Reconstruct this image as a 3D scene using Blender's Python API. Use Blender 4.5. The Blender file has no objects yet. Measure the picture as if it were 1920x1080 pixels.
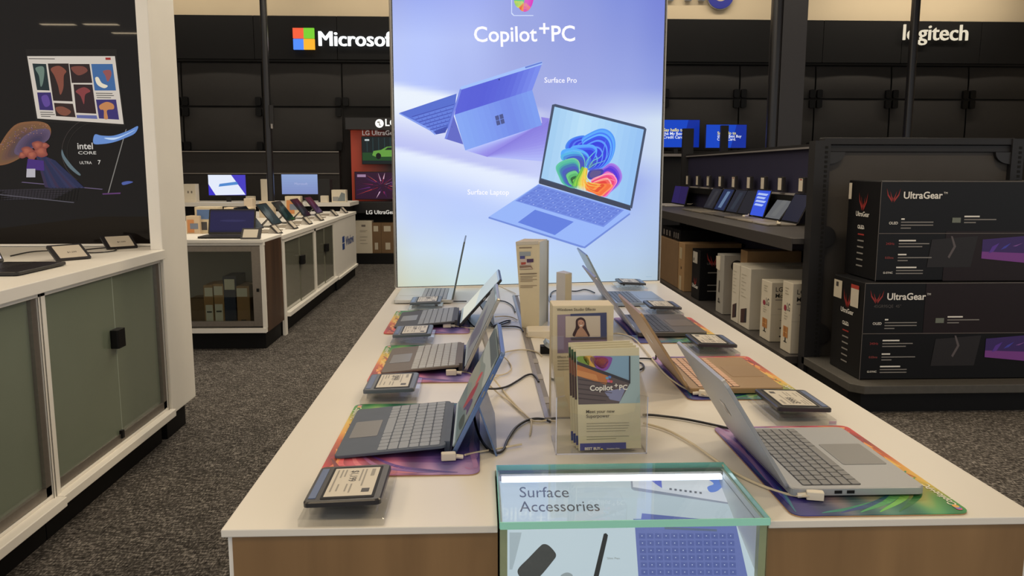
import bpy, bmesh, math, random
from mathutils import Matrix, Vector, Euler
random.seed(7)
S = bpy.context.scene
COL = S.collection

# ---------------------------------------------------------------- camera, world, lights, exposure
H = 0.86                                   # height of the demo table top
CAM = Vector((0.37807, -1.11871, 0.51502 + H)); YAW, PITCH, ROLL, FPX = 0.03976, 0.14401, 0.00103, 1506.667
_f = Vector((math.sin(YAW)*math.cos(PITCH), math.cos(YAW)*math.cos(PITCH), -math.sin(PITCH)))
_r = Vector((math.cos(YAW), -math.sin(YAW), 0)); _u = _r.cross(_f)
_r, _u = math.cos(ROLL)*_r + math.sin(ROLL)*_u, -math.sin(ROLL)*_r + math.cos(ROLL)*_u
cd = bpy.data.cameras.new('camera'); cam = bpy.data.objects.new('camera', cd); COL.objects.link(cam)
cd.sensor_width = 36; cd.lens = FPX/1920*36; cd.clip_start = .02; cd.clip_end = 60
cam.matrix_world = Matrix(((_r.x, _u.x, -_f.x, CAM.x), (_r.y, _u.y, -_f.y, CAM.y), (_r.z, _u.z, -_f.z, CAM.z), (0, 0, 0, 1)))
S.camera = cam
w = bpy.data.worlds.new('world'); S.world = w; w.use_nodes = True
w.node_tree.nodes['Background'].inputs[0].default_value = (1, 1, 1, 1)
w.node_tree.nodes['Background'].inputs[1].default_value = .8
S.view_settings.view_transform = 'Standard'; S.view_settings.look = 'None'
S.view_settings.exposure = 0; S.view_settings.gamma = 1; S.view_settings.use_curve_mapping = False
S.cycles.use_denoising = True; S.cycles.max_bounces = 8; S.cycles.transparent_max_bounces = 24
S.cycles.sample_clamp_indirect = 4; S.cycles.caustics_reflective = False; S.cycles.caustics_refractive = False
def lamp(x, y, p, sx=1.2, sy=.3, z=4.35, col=None):
    l = bpy.data.lights.new('ceiling_and_fill_lamp', 'AREA'); l.shape = 'RECTANGLE'; l.size = sx; l.size_y = sy
    l.energy = p*.7; l.color = col or ((1, .79, .52) if y < 3 else (1, .87, .68))
    o = bpy.data.objects.new('ceiling_and_fill_lamp', l); o.location = (x, y, z); COL.objects.link(o)
for x, y, p in ((-2.9, -1.8, 62), (3.9, -1.6, 74), (.5, -2.9, 26), (-.8, -1.3, 34), (-.4, 1.3, 15), (-3.0, 1.4, 42), (3.0, 2.2, 84), (-.9, 4.6, 42), (.3, 3.9, 46), (1.95, 4.4, 78), (-2.6, 6.4, 66), (-.2, 6.6, 36),
                (1.3, 7.9, 34), (-.4, 8.2, 32), (4.6, 6.6, 30)):
    lamp(x, y, p)  # unseen overhead lamps, some added to brighten the post, counter and island
for x, p in ((-3.9, 34), (-.6, 36), (3.4, 44), (7.0, 56)): lamp(x, 10.75, p, 3.0, .12, 4.45)      # unseen strip lamps added to brighten the back wall
for x, y in ((-8.26, -10.1), (-7.37, -10.05), (-7.26, -11.1)): lamp(x, y, 12, .7, .16)          # more of the store's lamps, far behind the camera
# ---------------------------------------------------------------- helpers
def lin(c):
    return tuple((v/255/12.92 if v/255 <= .04045 else ((v/255+.055)/1.055)**2.4) for v in c[:3])
MATS = {}
def M(name, col=(128, 128, 128), rough=.5, metal=0, emit=0, spec=.5, coat=0, noise=0, nscale=30, bump=0):
    """procedural principled material; col is sRGB 0-255; emit > 0 makes the colour glow"""
    if name in MATS: return MATS[name]
    m = bpy.data.materials.new(name); m.use_nodes = True; nt = m.node_tree; b = nt.nodes['Principled BSDF']
    c = lin(col)
    b.inputs['Base Color'].default_value = (*c, 1); b.inputs['Roughness'].default_value = rough
    b.inputs['Metallic'].default_value = metal; b.inputs['Specular IOR Level'].default_value = spec
    b.inputs['Coat Weight'].default_value = coat; b.inputs['Coat Roughness'].default_value = .04
    if emit:
        b.inputs['Emission Color'].default_value = (*c, 1); b.inputs['Emission Strength'].default_value = emit
        b.inputs['Base Color'].default_value = (*(v*.05 for v in c), 1)
    if noise or bump:
        tc = nt.nodes.new('ShaderNodeTexCoord'); n = nt.nodes.new('ShaderNodeTexNoise'); n.inputs['Scale'].default_value = nscale
        n.inputs['Detail'].default_value = 4; nt.links.new(tc.outputs['Object'], n.inputs['Vector'])
        if noise:
            r = nt.nodes.new('ShaderNodeValToRGB'); nt.links.new(n.outputs['Fac'], r.inputs['Fac'])
            r.color_ramp.elements[0].position = .3; r.color_ramp.elements[1].position = .7
            r.color_ramp.elements[0].color = (*(v*(1-noise) for v in c), 1); r.color_ramp.elements[1].color = (*(min(1, v*(1+noise)) for v in c), 1)
            nt.links.new(r.outputs['Color'], b.inputs['Base Color'])
        if bump:
            bp = nt.nodes.new('ShaderNodeBump'); bp.inputs['Strength'].default_value = bump; bp.inputs['Distance'].default_value = .002
            nt.links.new(n.outputs['Fac'], bp.inputs['Height']); nt.links.new(bp.outputs['Normal'], b.inputs['Normal'])
    MATS[name] = m; return m
def E(c, k=1.0): return M('glow_%d_%d_%d_%d' % (*c, int(k*100)), c, .4, emit=k, spec=.3)
def P(c, rough=.5): return M('print_%d_%d_%d_%d' % (*c, int(rough*100)), c, rough)
def glass(name, tint=(1, 1, 1), refl=1.0, rough=.02):
    if name in MATS: return MATS[name]
    m = bpy.data.materials.new(name); m.use_nodes = True; nt = m.node_tree; nt.nodes.clear()
    o = nt.nodes.new('ShaderNodeOutputMaterial'); mx = nt.nodes.new('ShaderNodeMixShader'); t = nt.nodes.new('ShaderNodeBsdfTransparent')
    g = nt.nodes.new('ShaderNodeBsdfGlossy'); fr = nt.nodes.new('ShaderNodeFresnel'); mu = nt.nodes.new('ShaderNodeMath'); mu.operation = 'MULTIPLY'
    t.inputs[0].default_value = (*tint, 1); g.inputs['Roughness'].default_value = rough; fr.inputs['IOR'].default_value = 1.45; mu.inputs[1].default_value = refl
    geo = nt.nodes.new('ShaderNodeNewGeometry'); mp = nt.nodes.new('ShaderNodeMix'); mp.data_type = 'FLOAT'
    nt.links.new(geo.outputs['Backfacing'], mp.inputs['Factor']); mp.inputs[2].default_value = 1.45; mp.inputs[3].default_value = 1/1.45
    nt.links.new(mp.outputs[0], fr.inputs['IOR'])
    fr2 = nt.nodes.new('ShaderNodeMath'); fr2.operation = 'MINIMUM'; fr2.inputs[1].default_value = .6
    nt.links.new(fr.outputs[0], mu.inputs[0]); nt.links.new(mu.outputs[0], fr2.inputs[0])
    nt.links.new(fr2.outputs[0], mx.inputs[0]); nt.links.new(t.outputs[0], mx.inputs[1]); nt.links.new(g.outputs[0], mx.inputs[2]); nt.links.new(mx.outputs[0], o.inputs[0])
    MATS[name] = m; return m

def ray(px, py):
    return _r*((px-960)/FPX) + _u*(-(py-540)/FPX) + _f
def _hit(px, py, ax, v):
    d = ray(px, py); t = (v-CAM[ax])/d[ax]; return CAM + d*t
def hx(px, py, X): return _hit(px, py, 0, X)
def hy(px, py, Y): return _hit(px, py, 1, Y)
def hz(px, py, Z): return _hit(px, py, 2, Z)

class Fr:
    """a flat surface in the place: origin, unit axes u, v; n = u x v points out of the face"""
    def __init__(s, o, u, v): s.o = Vector(o); s.u = Vector(u).normalized(); s.v = Vector(v).normalized(); s.n = s.u.cross(s.v)
    def at(s, a, b, c=0): return s.o + s.u*a + s.v*b + s.n*c
    def px(s, x, y):
        d = ray(x, y); t = (s.o-CAM).dot(s.n)/d.dot(s.n); q = CAM + d*t - s.o
        return (q.dot(s.u), q.dot(s.v))
    def inv(s, T): Ti = T.inverted(); return Fr(Ti @ s.o, Ti.to_3x3() @ s.u, Ti.to_3x3() @ s.v)

_GL = {}
def glyphs(txt, bold=0):
    k = (txt, bold)
    if k not in _GL:
        c = bpy.data.curves.new('t', 'FONT'); c.body = txt; c.size = 1; c.offset = bold; c.resolution_u = 3
        o = bpy.data.objects.new('t', c); COL.objects.link(o); bpy.context.view_layer.update()
        me = bpy.data.meshes.new_from_object(o.evaluated_get(bpy.context.evaluated_depsgraph_get()))
        vs = [(v.co.x, v.co.y) for v in me.vertices]; fs = [tuple(p.vertices) for p in me.polygons]
        bpy.data.objects.remove(o); bpy.data.curves.remove(c); bpy.data.meshes.remove(me)
        x0 = min(v[0] for v in vs); x1 = max(v[0] for v in vs)
        _GL[k] = ([(v[0]-x0, v[1]) for v in vs], fs, x1-x0)
    return _GL[k]

class MB:
    def __init__(s): s.v = []; s.f = []; s.m = []; s.mats = []; s.T = Matrix()
    def mi(s, m):
        if m not in s.mats: s.mats.append(m)
        return s.mats.index(m)
    def add(s, vs, fs, m):
        b = len(s.v); s.v += [s.T @ Vector(v) for v in vs]; i = s.mi(m)
        for f in fs: s.f.append(tuple(b+k for k in f)); s.m.append(i)
        return s
    def box(s, a, c, m):
        x0, y0, z0 = a; x1, y1, z1 = c
        return s.add([(x0,y0,z0),(x1,y0,z0),(x1,y1,z0),(x0,y1,z0),(x0,y0,z1),(x1,y0,z1),(x1,y1,z1),(x0,y1,z1)],
                     [(0,3,2,1),(4,5,6,7),(0,1,5,4),(1,2,6,5),(2,3,7,6),(3,0,4,7)], m)
    def prism(s, poly, z0, z1, m, fn=None, inset=0):
        """poly (ccw, 2-D) extruded z0..z1; fn maps (a,b,c) to 3-D; inset chamfers the top rim"""
        fn = fn or (lambda a, b, c: (a, b, c)); n = len(poly)
        cx = sum(p[0] for p in poly)/n; cy = sum(p[1] for p in poly)/n
        rings = [(poly, z0), (poly, z1-inset)]
        if inset:
            w = max(abs(p[0]-cx) for p in poly); h = max(abs(p[1]-cy) for p in poly)
            rings.append(([(cx+(p[0]-cx)*(1-inset/w), cy+(p[1]-cy)*(1-inset/h)) for p in poly], z1))
        vs = [fn(p[0], p[1], z) for r, z in rings for p in r]; fs = [tuple(range(n))[::-1]]
        for k in range(len(rings)-1):
            fs += [(k*n+i, k*n+(i+1) % n, (k+1)*n+(i+1) % n, (k+1)*n+i) for i in range(n)]
        fs.append(tuple((len(rings)-1)*n+i for i in range(n)))
        return s.add(vs, fs, m)
    def rbox(s, x0, y0, x1, y1, z0, z1, r, m, inset=0, k=4): return s.prism(rrect(x0, y0, x1, y1, r, k), z0, z1, m, inset=inset)
    def tube(s, pts, r, m, n=8):
        pts = [Vector(p) for p in pts]; vs = []; fs = []; up = Vector((0, 0, 1))
        for i, p in enumerate(pts):
            d = (pts[min(i+1, len(pts)-1)]-pts[max(i-1, 0)]).normalized()
            a = d.cross(up if abs(d.z) < .95 else Vector((1, 0, 0))).normalized(); b = d.cross(a)
            vs += [p + a*(r*math.cos(2*math.pi*k/n)) + b*(r*math.sin(2*math.pi*k/n)) for k in range(n)]
        for i in range(len(pts)-1):
            fs += [(i*n+k, i*n+(k+1) % n, (i+1)*n+(k+1) % n, (i+1)*n+k) for k in range(n)]
        fs += [tuple(range(n)), tuple((len(pts)-1)*n+k for k in range(n))[::-1]]
        return s.add(vs, fs, m)
    def poly(s, fr, pts, off, m): return s.add([fr.at(a, b, off) for a, b in pts], [tuple(range(len(pts)))], m)
    def ppoly(s, fr, pts, off, m): return s.poly(fr, [fr.px(*p) for p in pts], off, m)
    def rect(s, fr, a0, b0, a1, b1, off, m): return s.poly(fr, [(a0, b0), (a1, b0), (a1, b1), (a0, b1)], off, m)
    def text(s, fr, txt, a, b, width, off, m, bold=0, deep=0, u=None, v=None, height=None):
        """lettering on a surface, left end of the baseline at (a, b), fitted to a width"""
        vs, fs, w = glyphs(txt, bold); k = width/w; kv = k if height is None else height
        U = u or (1, 0); V = v or (0, 1)
        pt = lambda x, y: (a+U[0]*x*k+V[0]*y*kv, b+U[1]*x*k+V[1]*y*kv)
        s.add([fr.at(*pt(*q), off) for q in vs], fs, m)
        if deep:
            ed = {}
            for f in fs:
                for i in range(len(f)):
                    e = (f[i], f[(i+1) % len(f)]); ed[e] = 1
            ed = [e for e in ed if (e[1], e[0]) not in ed]
            b0 = len(vs); s.add([fr.at(*pt(*q), off) for q in vs]+[fr.at(*pt(*q), off-deep) for q in vs], [(e[1], e[0], e[0]+b0, e[1]+b0) for e in ed], m if deep > 0 else m)
        return s
    def ptext(s, fr, txt, p0, p1, off, m, bold=0, deep=0, squash=1):
        """lettering whose baseline runs from point p0 to p1 on the surface"""
        a = Vector(fr.px(*p0)); c = Vector(fr.px(*p1)); d = c-a; L = d.length; d /= L
        return s.text(fr, txt, a.x, a.y, L, off, m, bold, deep, u=(d.x, d.y), v=(-d.y, d.x), height=L/glyphs(txt, bold)[2]*squash)
    def build(s, name, parent=None, bevel=0, loc=None, smooth=False):
        me = bpy.data.meshes.new(name); me.from_pydata([tuple(v) for v in s.v], [], s.f)
        for m in s.mats: me.materials.append(m)
        me.polygons.foreach_set('material_index', s.m)
        if bevel:
            bm = bmesh.new(); bm.from_mesh(me); bmesh.ops.remove_doubles(bm, verts=bm.verts, dist=1e-6)
            bmesh.ops.bevel(bm, geom=[e for e in bm.edges if len(e.link_faces) == 2 and e.calc_face_angle(0) > .5], offset=bevel, segments=2, affect='EDGES', profile=.5)
            bm.to_mesh(me); bm.free()
        if smooth:
            me.polygons.foreach_set('use_smooth', [True]*len(me.polygons))
            try: me.set_sharp_from_angle(angle=.7)
            except Exception: pass
        me.update(); o = bpy.data.objects.new(name, me); COL.objects.link(o)
        if parent: o.parent = parent
        if loc: o.location = loc
        return o
def rrect(x0, y0, x1, y1, r, k=4):
    out = []
    for cx, cy, a in ((x1-r, y0+r, -90), (x1-r, y1-r, 0), (x0+r, y1-r, 90), (x0+r, y0+r, 180)):
        out += [(cx+r*math.cos(math.radians(a+90*i/k)), cy+r*math.sin(math.radians(a+90*i/k))) for i in range(k+1)]
    return out
def spline(pts, n=8, closed=False):
    P_ = [Vector(p) for p in pts]; out = []; L = len(P_)
    for i in range(L if closed else L-1):
        g = (lambda j: P_[j % L]) if closed else (lambda j: P_[max(0, min(L-1, j))])
        a, b, c, d = g(i-1), g(i), g(i+1), g(i+2)
        for k in range(n):
            t = k/n; out.append(.5*((2*b)+(-a+c)*t+(2*a-5*b+4*c-d)*t*t+(-a+3*b-3*c+d)*t**3))
    if not closed: out.append(P_[-1])
    return out
def blob(pts, n=5): return [(p.x, p.y) for p in spline([(x, y, 0) for x, y in pts], n, True)]
def tag(o, label, cat, group=None, kind=None):
    o['label'] = label; o['category'] = cat
    if group: o['group'] = group
    if kind: o['kind'] = kind
    return o
def thing(name, label, cat, loc=(0, 0, 0), rz=0, group=None):
    o = bpy.data.objects.new(name, None); COL.objects.link(o); o.empty_display_size = .05
    o.location = loc; o.rotation_euler = (0, 0, rz); return tag(o, label, cat, group)
def struct(o): o['kind'] = 'structure'; return o
def TM(t): return Matrix.Translation(t.location) @ t.rotation_euler.to_matrix().to_4x4()
def copy_tree(o, parent=None):
    c = o.copy(); COL.objects.link(c)
    if parent: c.parent = parent
    for ch in list(o.children): copy_tree(ch, c)
    return c
ORD = ['nearest', 'second', 'third', 'fourth', 'fifth', 'sixth', 'seventh', 'eighth', 'ninth']

# ---------------------------------------------------------------- shared materials
def wood(name, c0, c1, axis=(1, 1, 1), sc=6):
    m = M(name, c0, .42); nt = m.node_tree; b = nt.nodes['Principled BSDF']
    tc = nt.nodes.new('ShaderNodeTexCoord'); mp = nt.nodes.new('ShaderNodeMapping'); mp.inputs['Scale'].default_value = axis
    n = nt.nodes.new('ShaderNodeTexNoise'); n.inputs['Scale'].default_value = sc; n.inputs['Detail'].default_value = 8; n.inputs['Distortion'].default_value = .6
    r = nt.nodes.new('ShaderNodeValToRGB'); r.color_ramp.elements[0].position = .35; r.color_ramp.elements[1].position = .68
    r.color_ramp.elements[0].color = (*lin(c0), 1); r.color_ramp.elements[1].color = (*lin(c1), 1)
    L = nt.links.new; L(tc.outputs['Object'], mp.inputs[0]); L(mp.outputs[0], n.inputs['Vector']); L(n.outputs['Fac'], r.inputs['Fac']); L(r.outputs['Color'], b.inputs['Base Color'])
    return m
WHITE = M('white_laminate', (226, 221, 211), .31, spec=.5, noise=.015, nscale=3)
WPAINT = M('white_paint', (240, 236, 228), .5, noise=.02, nscale=4)
WOOD = wood('oak_veneer', (124, 96, 64), (150, 118, 80), (1, 1, .12), 9)
WALNUT = wood('walnut_veneer', (62, 44, 32), (86, 62, 45), (1, 1, .1), 9)
BLACK = M('black_kick', (11, 10, 11), .55, spec=.25, noise=.15)
DARK = M('charcoal_panel', (40, 38, 38), .75, noise=.06, nscale=12)
DARKM = M('black_metal', (32, 31, 33), .5, spec=.35, noise=.08, nscale=8)
ALU = M('brushed_aluminium', (150, 143, 136), .38, .8, noise=.05, nscale=60)
CLEAR = glass('clear_acrylic', (.985, .988, .99), 1.0)
CASEGL = glass('case_glass', (.97, .99, .985), 1.0)
GLEDGE = M('glass_edge_teal_glow', (168, 240, 220), .15, coat=.5)  # teal edge, colour lightened for the light carried through the glass
WPLAS = M('white_plastic', (224, 214, 194), .4, noise=.02)
CORDW = M('white_cord', (214, 200, 172), .5, noise=.03)
CORDB = M('black_cord', (26, 25, 28), .45, noise=.1)
# ---------------------------------------------------------------- the setting
def carpet():
    m = M('woven_carpet', (60, 55, 50), .95, spec=.1); nt = m.node_tree; b = nt.nodes['Principled BSDF']; L = nt.links.new
    tc = nt.nodes.new('ShaderNodeTexCoord'); fac = []
    for sc, s in (((1, .3, 1), 150), ((.28, 1, 1), 110), ((1, 1, 1), 9)):
        mp = nt.nodes.new('ShaderNodeMapping'); mp.inputs['Scale'].default_value = sc; mp.inputs['Rotation'].default_value = (0, 0, .05)
        n = nt.nodes.new('ShaderNodeTexNoise'); n.inputs['Scale'].default_value = s; n.inputs['Detail'].default_value = 3
        L(tc.outputs['Object'], mp.inputs[0]); L(mp.outputs[0], n.inputs['Vector']); fac.append(n.outputs['Fac'])
    a = nt.nodes.new('ShaderNodeMath'); a.operation = 'ADD'; L(fac[0], a.inputs[0]); L(fac[1], a.inputs[1])
    c = nt.nodes.new('ShaderNodeMath'); c.operation = 'MULTIPLY_ADD'; L(fac[2], c.inputs[0]); c.inputs[1].default_value = .25; L(a.outputs[0], c.inputs[2])
    r = nt.nodes.new('ShaderNodeValToRGB'); cr = r.color_ramp; cr.elements[0].position = .42; cr.elements[1].position = .72
    mr = nt.nodes.new('ShaderNodeMath'); mr.operation = 'MULTIPLY'; mr.inputs[1].default_value = .5; L(c.outputs[0], mr.inputs[0]); L(mr.outputs[0], r.inputs['Fac'])
    cr.elements[0].color = (*lin((30, 28, 27)), 1); cr.elements[1].color = (*lin((158, 152, 146)), 1)
    e = cr.elements.new(.57); e.color = (*lin((80, 76, 73)), 1)
    L(r.outputs['Color'], b.inputs['Base Color'])
    bp = nt.nodes.new('ShaderNodeBump'); bp.inputs['Strength'].default_value = .7; bp.inputs['Distance'].default_value = .004
    L(mr.outputs[0], bp.inputs['Height']); L(bp.outputs['Normal'], b.inputs['Normal']); return m
WALLB = M('beige_wall_paint', (206, 190, 162), .8, noise=.02, nscale=2)
b = MB(); b.box((-6.2, -4.2, -.06), (9.3, 11.6, 0), carpet()); struct(b.build('floor'))
b = MB(); b.box((-6.2, 11.45, 0), (9.3, 11.6, 4.6), WALLB); struct(b.build('wall_back'))
b = MB(); b.box((9.3, 3, 0), (9.4, 11.6, 4.6), WALLB); struct(b.build('wall_right'))
b = MB(); b.box((-6.3, 3, 0), (-6.2, 11.6, 4.6), WALLB); struct(b.build('wall_left'))
b = MB(); b.box((-6.2, -4.2, 4.6), (9.3, 11.6, 4.7), M('dark_ceiling', (52, 48, 44), .9, noise=.05)); struct(b.build('ceiling'))

# black fascia band and the rows of dark panels on the back wall
FB = M('black_fascia', (16, 16, 18), .7, spec=.25, noise=.06, nscale=5)
o = thing('fascia_band', 'long black fascia band below the beige top of the back wall', 'fascia', (0, 11.3, 3.02))
b = MB(); xs = [-6.0, -2.95, -1.73, .7, 3.15, 5.6, 6.82, 8.05, 9.2]
for i in range(len(xs)-1): b.box((xs[i]+.003, 0, 0), (xs[i+1]-.003, .14, .625), FB)
b.build('band', o, bevel=.004)
b = MB(); b.box((-6, .03, -.03), (9.2, .14, -.002), M('lower_trim_black', (14, 14, 16), .8)); b.build('lower_trim', o)  # plain black strip set back under the band
def wall_panel(x0, x1, z0, z1, label):
    t = thing('cladding_panel', label, 'panel', ((x0+x1)/2, 11.44, z0), 0, 'dark panels on the back wall')
    w2 = (x1-x0)/2-.012; h = z1-z0-.012; b = MB(); n = 8; vs = []; fs = []
    for j in range(n+1):
        for i in range(n+1):
            u = i/n*2-1; v = j/n; bulge = .07*(1-.35*u*u)*(.4+.6*math.sin(math.pi*min(1, v*.9+.1))) + .01
            vs.append((u*w2, -bulge, v*h))
    for j in range(n):
        for i in range(n): a = j*(n+1)+i; fs.append((a, a+1, a+n+2, a+n+1))
    b.add(vs, fs, DARK); b.build('panel_sheet', t, smooth=True)
    for sx in (-1, 1):
        for zz in ((.0,) if z1 > 2.6 else (.0, h-.13)):
            c = MB(); c.T = Matrix.Translation((sx*(w2-.045), -.085, zz)); c.prism(rrect(-.042, 0, .042, .125, .02), -.02, .03, M('black_clip', (5, 5, 7), .5, spec=.2), fn=lambda a, b_, c_: (a, -c_, b_))
            c.build('clip', t)
seam = [-5.26, -4.07, -2.88, -1.69]
for i in range(3):
    for k, (z0, z1) in enumerate(((1.69, 2.335), (2.35, 2.99))):
        wall_panel(seam[i], seam[i+1], z0, z1, 'dark %s wall panel %s, left of the light box' % (('lower', 'upper')[k], ('beside the tall white post', 'just left of the thin pole', 'just right of the thin pole')[i]))
wall_panel(-1.69, -.5, 2.35, 2.99, 'dark upper wall panel above the glowing round emblem at left')
seam = [2.05, 3.17, 4.37, 5.55, 6.74, 7.96, 9.1]
nm = ['behind the light box edge', 'above the small blue screens', 'behind the thick black column', 'just right of the thick black column', 'behind the thin right pole', 'in the far right corner']
for i in range(6):
    for k, (z0, z1) in enumerate(((1.7, 2.49), (2.5, 2.99))):
        wall_panel(seam[i], seam[i+1], z0, z1, 'dark %s wall panel %s' % (('lower', 'upper')[k], nm[i]))
BKB = M('panel_backing', (26, 25, 25), .85)
b = MB(); b.box((-6, 11.438, 1.6), (9.2, 11.449, 3.03), BKB); b.box((-1.75, 11.438, 0), (2.0, 11.449, 1.6), BKB); struct(b.build('trim_1'))
b = MB(); b.box((-6, 11.3, 0), (-1.75, 11.43, 1.68), M('dark_slatwall', (40, 37, 37), .7, noise=.06))
for z in (1.66, 1.335): b.box((-6, 11.27, z), (-1.75, 11.305, z+.012), ALU)
o = b.build('slatwall'); tag(o, 'dark slatwall backing with thin metal rails behind the far screens', 'wall panelling')
b = MB(); b.box((2.0, 11.3, 0), (9.2, 11.43, 1.69), M('dark_slatwall2', (38, 36, 36), .7, noise=.06)); o = b.build('slatwall'); tag(o, 'dark backing panels behind the laptop aisle on the right', 'wall panelling')

# wall signs, the one with coloured squares lit
GW = E((245, 250, 250), 1.6)
o = thing('fascia_sign', 'lit sign of four coloured squares and white letters on black fascia', 'sign', (0, 11.29, 0))
F = Fr((0, 11.285, 0), (1, 0, 0), (0, 0, 1)); T = TM(o).inverted()
for (x0, y0, x1, y1), c in (((550, 53, 569.3, 72), (243, 95, 60)), ((570.3, 53, 589, 72), (120, 205, 50)), ((551, 73.5, 569.5, 93), (80, 140, 250)), ((570.5, 73.5, 590, 93), (252, 180, 45))):
    b = MB(); b.T = T; q = [F.px(x0, y1), F.px(x1, y0)]
    p0 = F.at(*q[0]); p1 = F.at(*q[1]); b.box((p0.x, 11.255, p0.z), (p1.x, 11.3, p1.z), E(c, 1.0)); b.build('logo_square', o)
b = MB(); b.T = T; a = F.px(598, 86); [b.text(F, 'Microsoft', a[0]+dx, a[1], 1.15, .03+dx*.02, GW, 0, .03) for dx in (0, .008, .016)]; b.build('lettering', o)
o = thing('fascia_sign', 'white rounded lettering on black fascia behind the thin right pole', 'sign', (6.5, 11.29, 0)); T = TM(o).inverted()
b = MB(); b.T = T; a = F.px(1692, 75); e = F.px(1813, 74); b.text(F, 'logitech', a[0], a[1], e[0]-a[0], .03, E((238, 226, 200), .85), .003, .03)  # unlit letters, their brightness put in as a glow
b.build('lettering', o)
o = thing('fascia_sign', 'big blue faced letters on the beige wall above the fascia', 'sign', (3, 11.44, 3.6)); T = TM(o).inverted()
F2 = Fr((0, 11.44, 0), (1, 0, 0), (0, 0, 1))
BF = M('deep_blue_letter', (40, 48, 150), .4); PS = M('pale_letter_side', (170, 168, 164), .5)
def block(pts, name_, m): 
    b = MB(); b.T = T; b.prism(pts, 11.385, 11.43, PS, fn=lambda a, c, z: (a, z, c)); b.build('letter_return', o)
    b = MB(); b.T = T; b.prism([(x, z+.012) for x, z in pts], 11.375, 11.3845, m, fn=lambda a, c, z: (a, z, c)); b.build('letter_face', o)
mm = .0083; g0 = F2.px(1349, -6)
for x0, x1 in ((1250, 1261), (1283, 1295), (1308, 1320)):
    a = F2.px(x0, 3); c = F2.px(x1, 3); block([(a[0], a[1]), (c[0], a[1]), (c[0], a[1]+.5), (a[0], a[1]+.5)], 'stem', BF)
arc = [(g0[0]+.2*math.cos(t), g0[1]+.2*math.sin(t)) for t in [math.pi+k*math.pi/14 for k in range(15)]]
block(arc + [(g0[0]+.2, g0[1]+.62), (g0[0]+.1, g0[1]+.62)] + [(g0[0]+.1*math.cos(t), g0[1]+.09*math.sin(t)) for t in [2*math.pi-k*math.pi/14 for k in range(15)]], 'tail', BF)
ring = [(g0[0]+.02+.19*math.cos(t), g0[1]+.4+.2*math.sin(t)) for t in [k*math.pi/12 for k in range(24)]]; block(ring, 'bowl', BF)
# poles and column
def pole(px0, px1, Y, z0, z1, label, r=None):
    x0 = hy(px0, 130, Y).x; x1 = hy(px1, 130, Y).x; b = MB()
    b.rbox(x0, Y, x1, Y+(x1-x0), 0, 0, .01, DARKM); b = MB(); b.T = Matrix.Translation((x0, Y, z0)); wd = x1-x0
    b.rbox(0, 0, wd, wd, 0, z1-z0, wd*.25, M('black_pole', (34, 33, 36), .3, .2)); o = thing('pole', label, 'pole', (0, 0, 0)); b.build('shaft', o, smooth=True)
    b = MB(); b.T = Matrix.Translation((x0, Y, z0)); b.rbox(-.02, -.02, wd+.02, wd+.02, 0, .04, .02, M('black_pole', (34, 33, 36))); b.build('foot_plate', o); return o, x0, x1
pl, xa, xb = pole(491, 503, 9.7, 0, 4.58, 'thin dark pole in front of the back wall left of the light box')
b = MB(); b.T = Matrix.Translation((xb, 9.7, 0)); z = hy(512, 212, 9.7).z; b.rbox(-.01, -.03, .05, .01, z-.16, z+.1, .012, DARKM); b.box((.01, -.032, z-.2), (.035, -.01, z-.14), ALU); b.build('bracket', pl)
pole(1706, 1719, 9.0, 0, 4.58, 'thin dark pole crossing the white lettering at right')
x0, x1 = hy(1449, 130, 8).x, hy(1510, 130, 8).x
o = thing('column', 'thick black square column behind the laptop aisle', 'column', (x0, 8, 0))
b = MB(); b.box((.09, 0, 0), (x1-x0, .4, 4.58), M('column_black', (44, 41, 43), .5, noise=.05)); b.build('shaft', o, bevel=.006)
b = MB(); b.rbox(-.02, -.02, .09, .1, 0, 4.58, .04, M('black_pole', (34, 33, 36))); b.build('conduit', o, smooth=True)

# ---------------------------------------------------------------- far left: wall counter, screens, gaming display
o = thing('long_counter', 'long white wall counter under two screens at the back left', 'counter', (-3.9, 10.0, 0))
b = MB(); b.box((0, 0, .9), (1.9, .82, .95), WPAINT); b.box((2.0, 0, .9), (2.5, .82, .95), WPAINT); b.box((1.9, .05, .9), (2.0, .82, .949), WPAINT); b.build('worktop', o)
b = MB(); b.box((0, .12, 0), (2.42, .82, .9), BLACK); b.build('base', o)
def monitor(px, Y, label, art, stand=True, group=None):
    (x0, y0, x1, y1) = px; a = hy(x0, y1, Y); c = hy(x1, y0, Y); t = thing('monitor', label, 'screen', ((a.x+c.x)/2, Y, a.z), 0, group)
    w2 = (c.x-a.x)/2; h = c.z-a.z; b = MB(); b.box((-w2-.01, 0, -.012), (w2+.01, .03, h+.01), DARKM); b.build('frame', t, bevel=.004)
    b = MB(); art(b, Fr((-w2, -.002, 0), (1, 0, 0), (0, 0, 1)), 2*w2, h); b.build('screen', t)
    if stand:
        b = MB(); b.box((-.03, .03, -.13 if stand is True else stand), (.03, .06, .05), DARKM); b.box((-.12, -.04, (-.13 if stand is True else stand)), (.12, .12, (-.12 if stand is True else stand+.01)), DARKM); b.build('stand', t)
    return t
def art1(b, F, w, h):
    b.rect(F, 0, 0, w, h, 0, E((70, 60, 190))); b.poly(F, [(.0*w, .55*h), (.18*w, .0), (w*.98, .03*h), (w*.62, h), (0, h)], .001, E((225, 232, 248)))
    b.poly(F, [(.27*w, .42*h), (.3*w, .56*h), (.76*w, .67*h), (.8*w, .53*h)], .002, E((80, 135, 205)))
    b.poly(F, [(0, 0), (.18*w, 0), (0, .5*h)], .002, E((60, 50, 200)))
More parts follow.
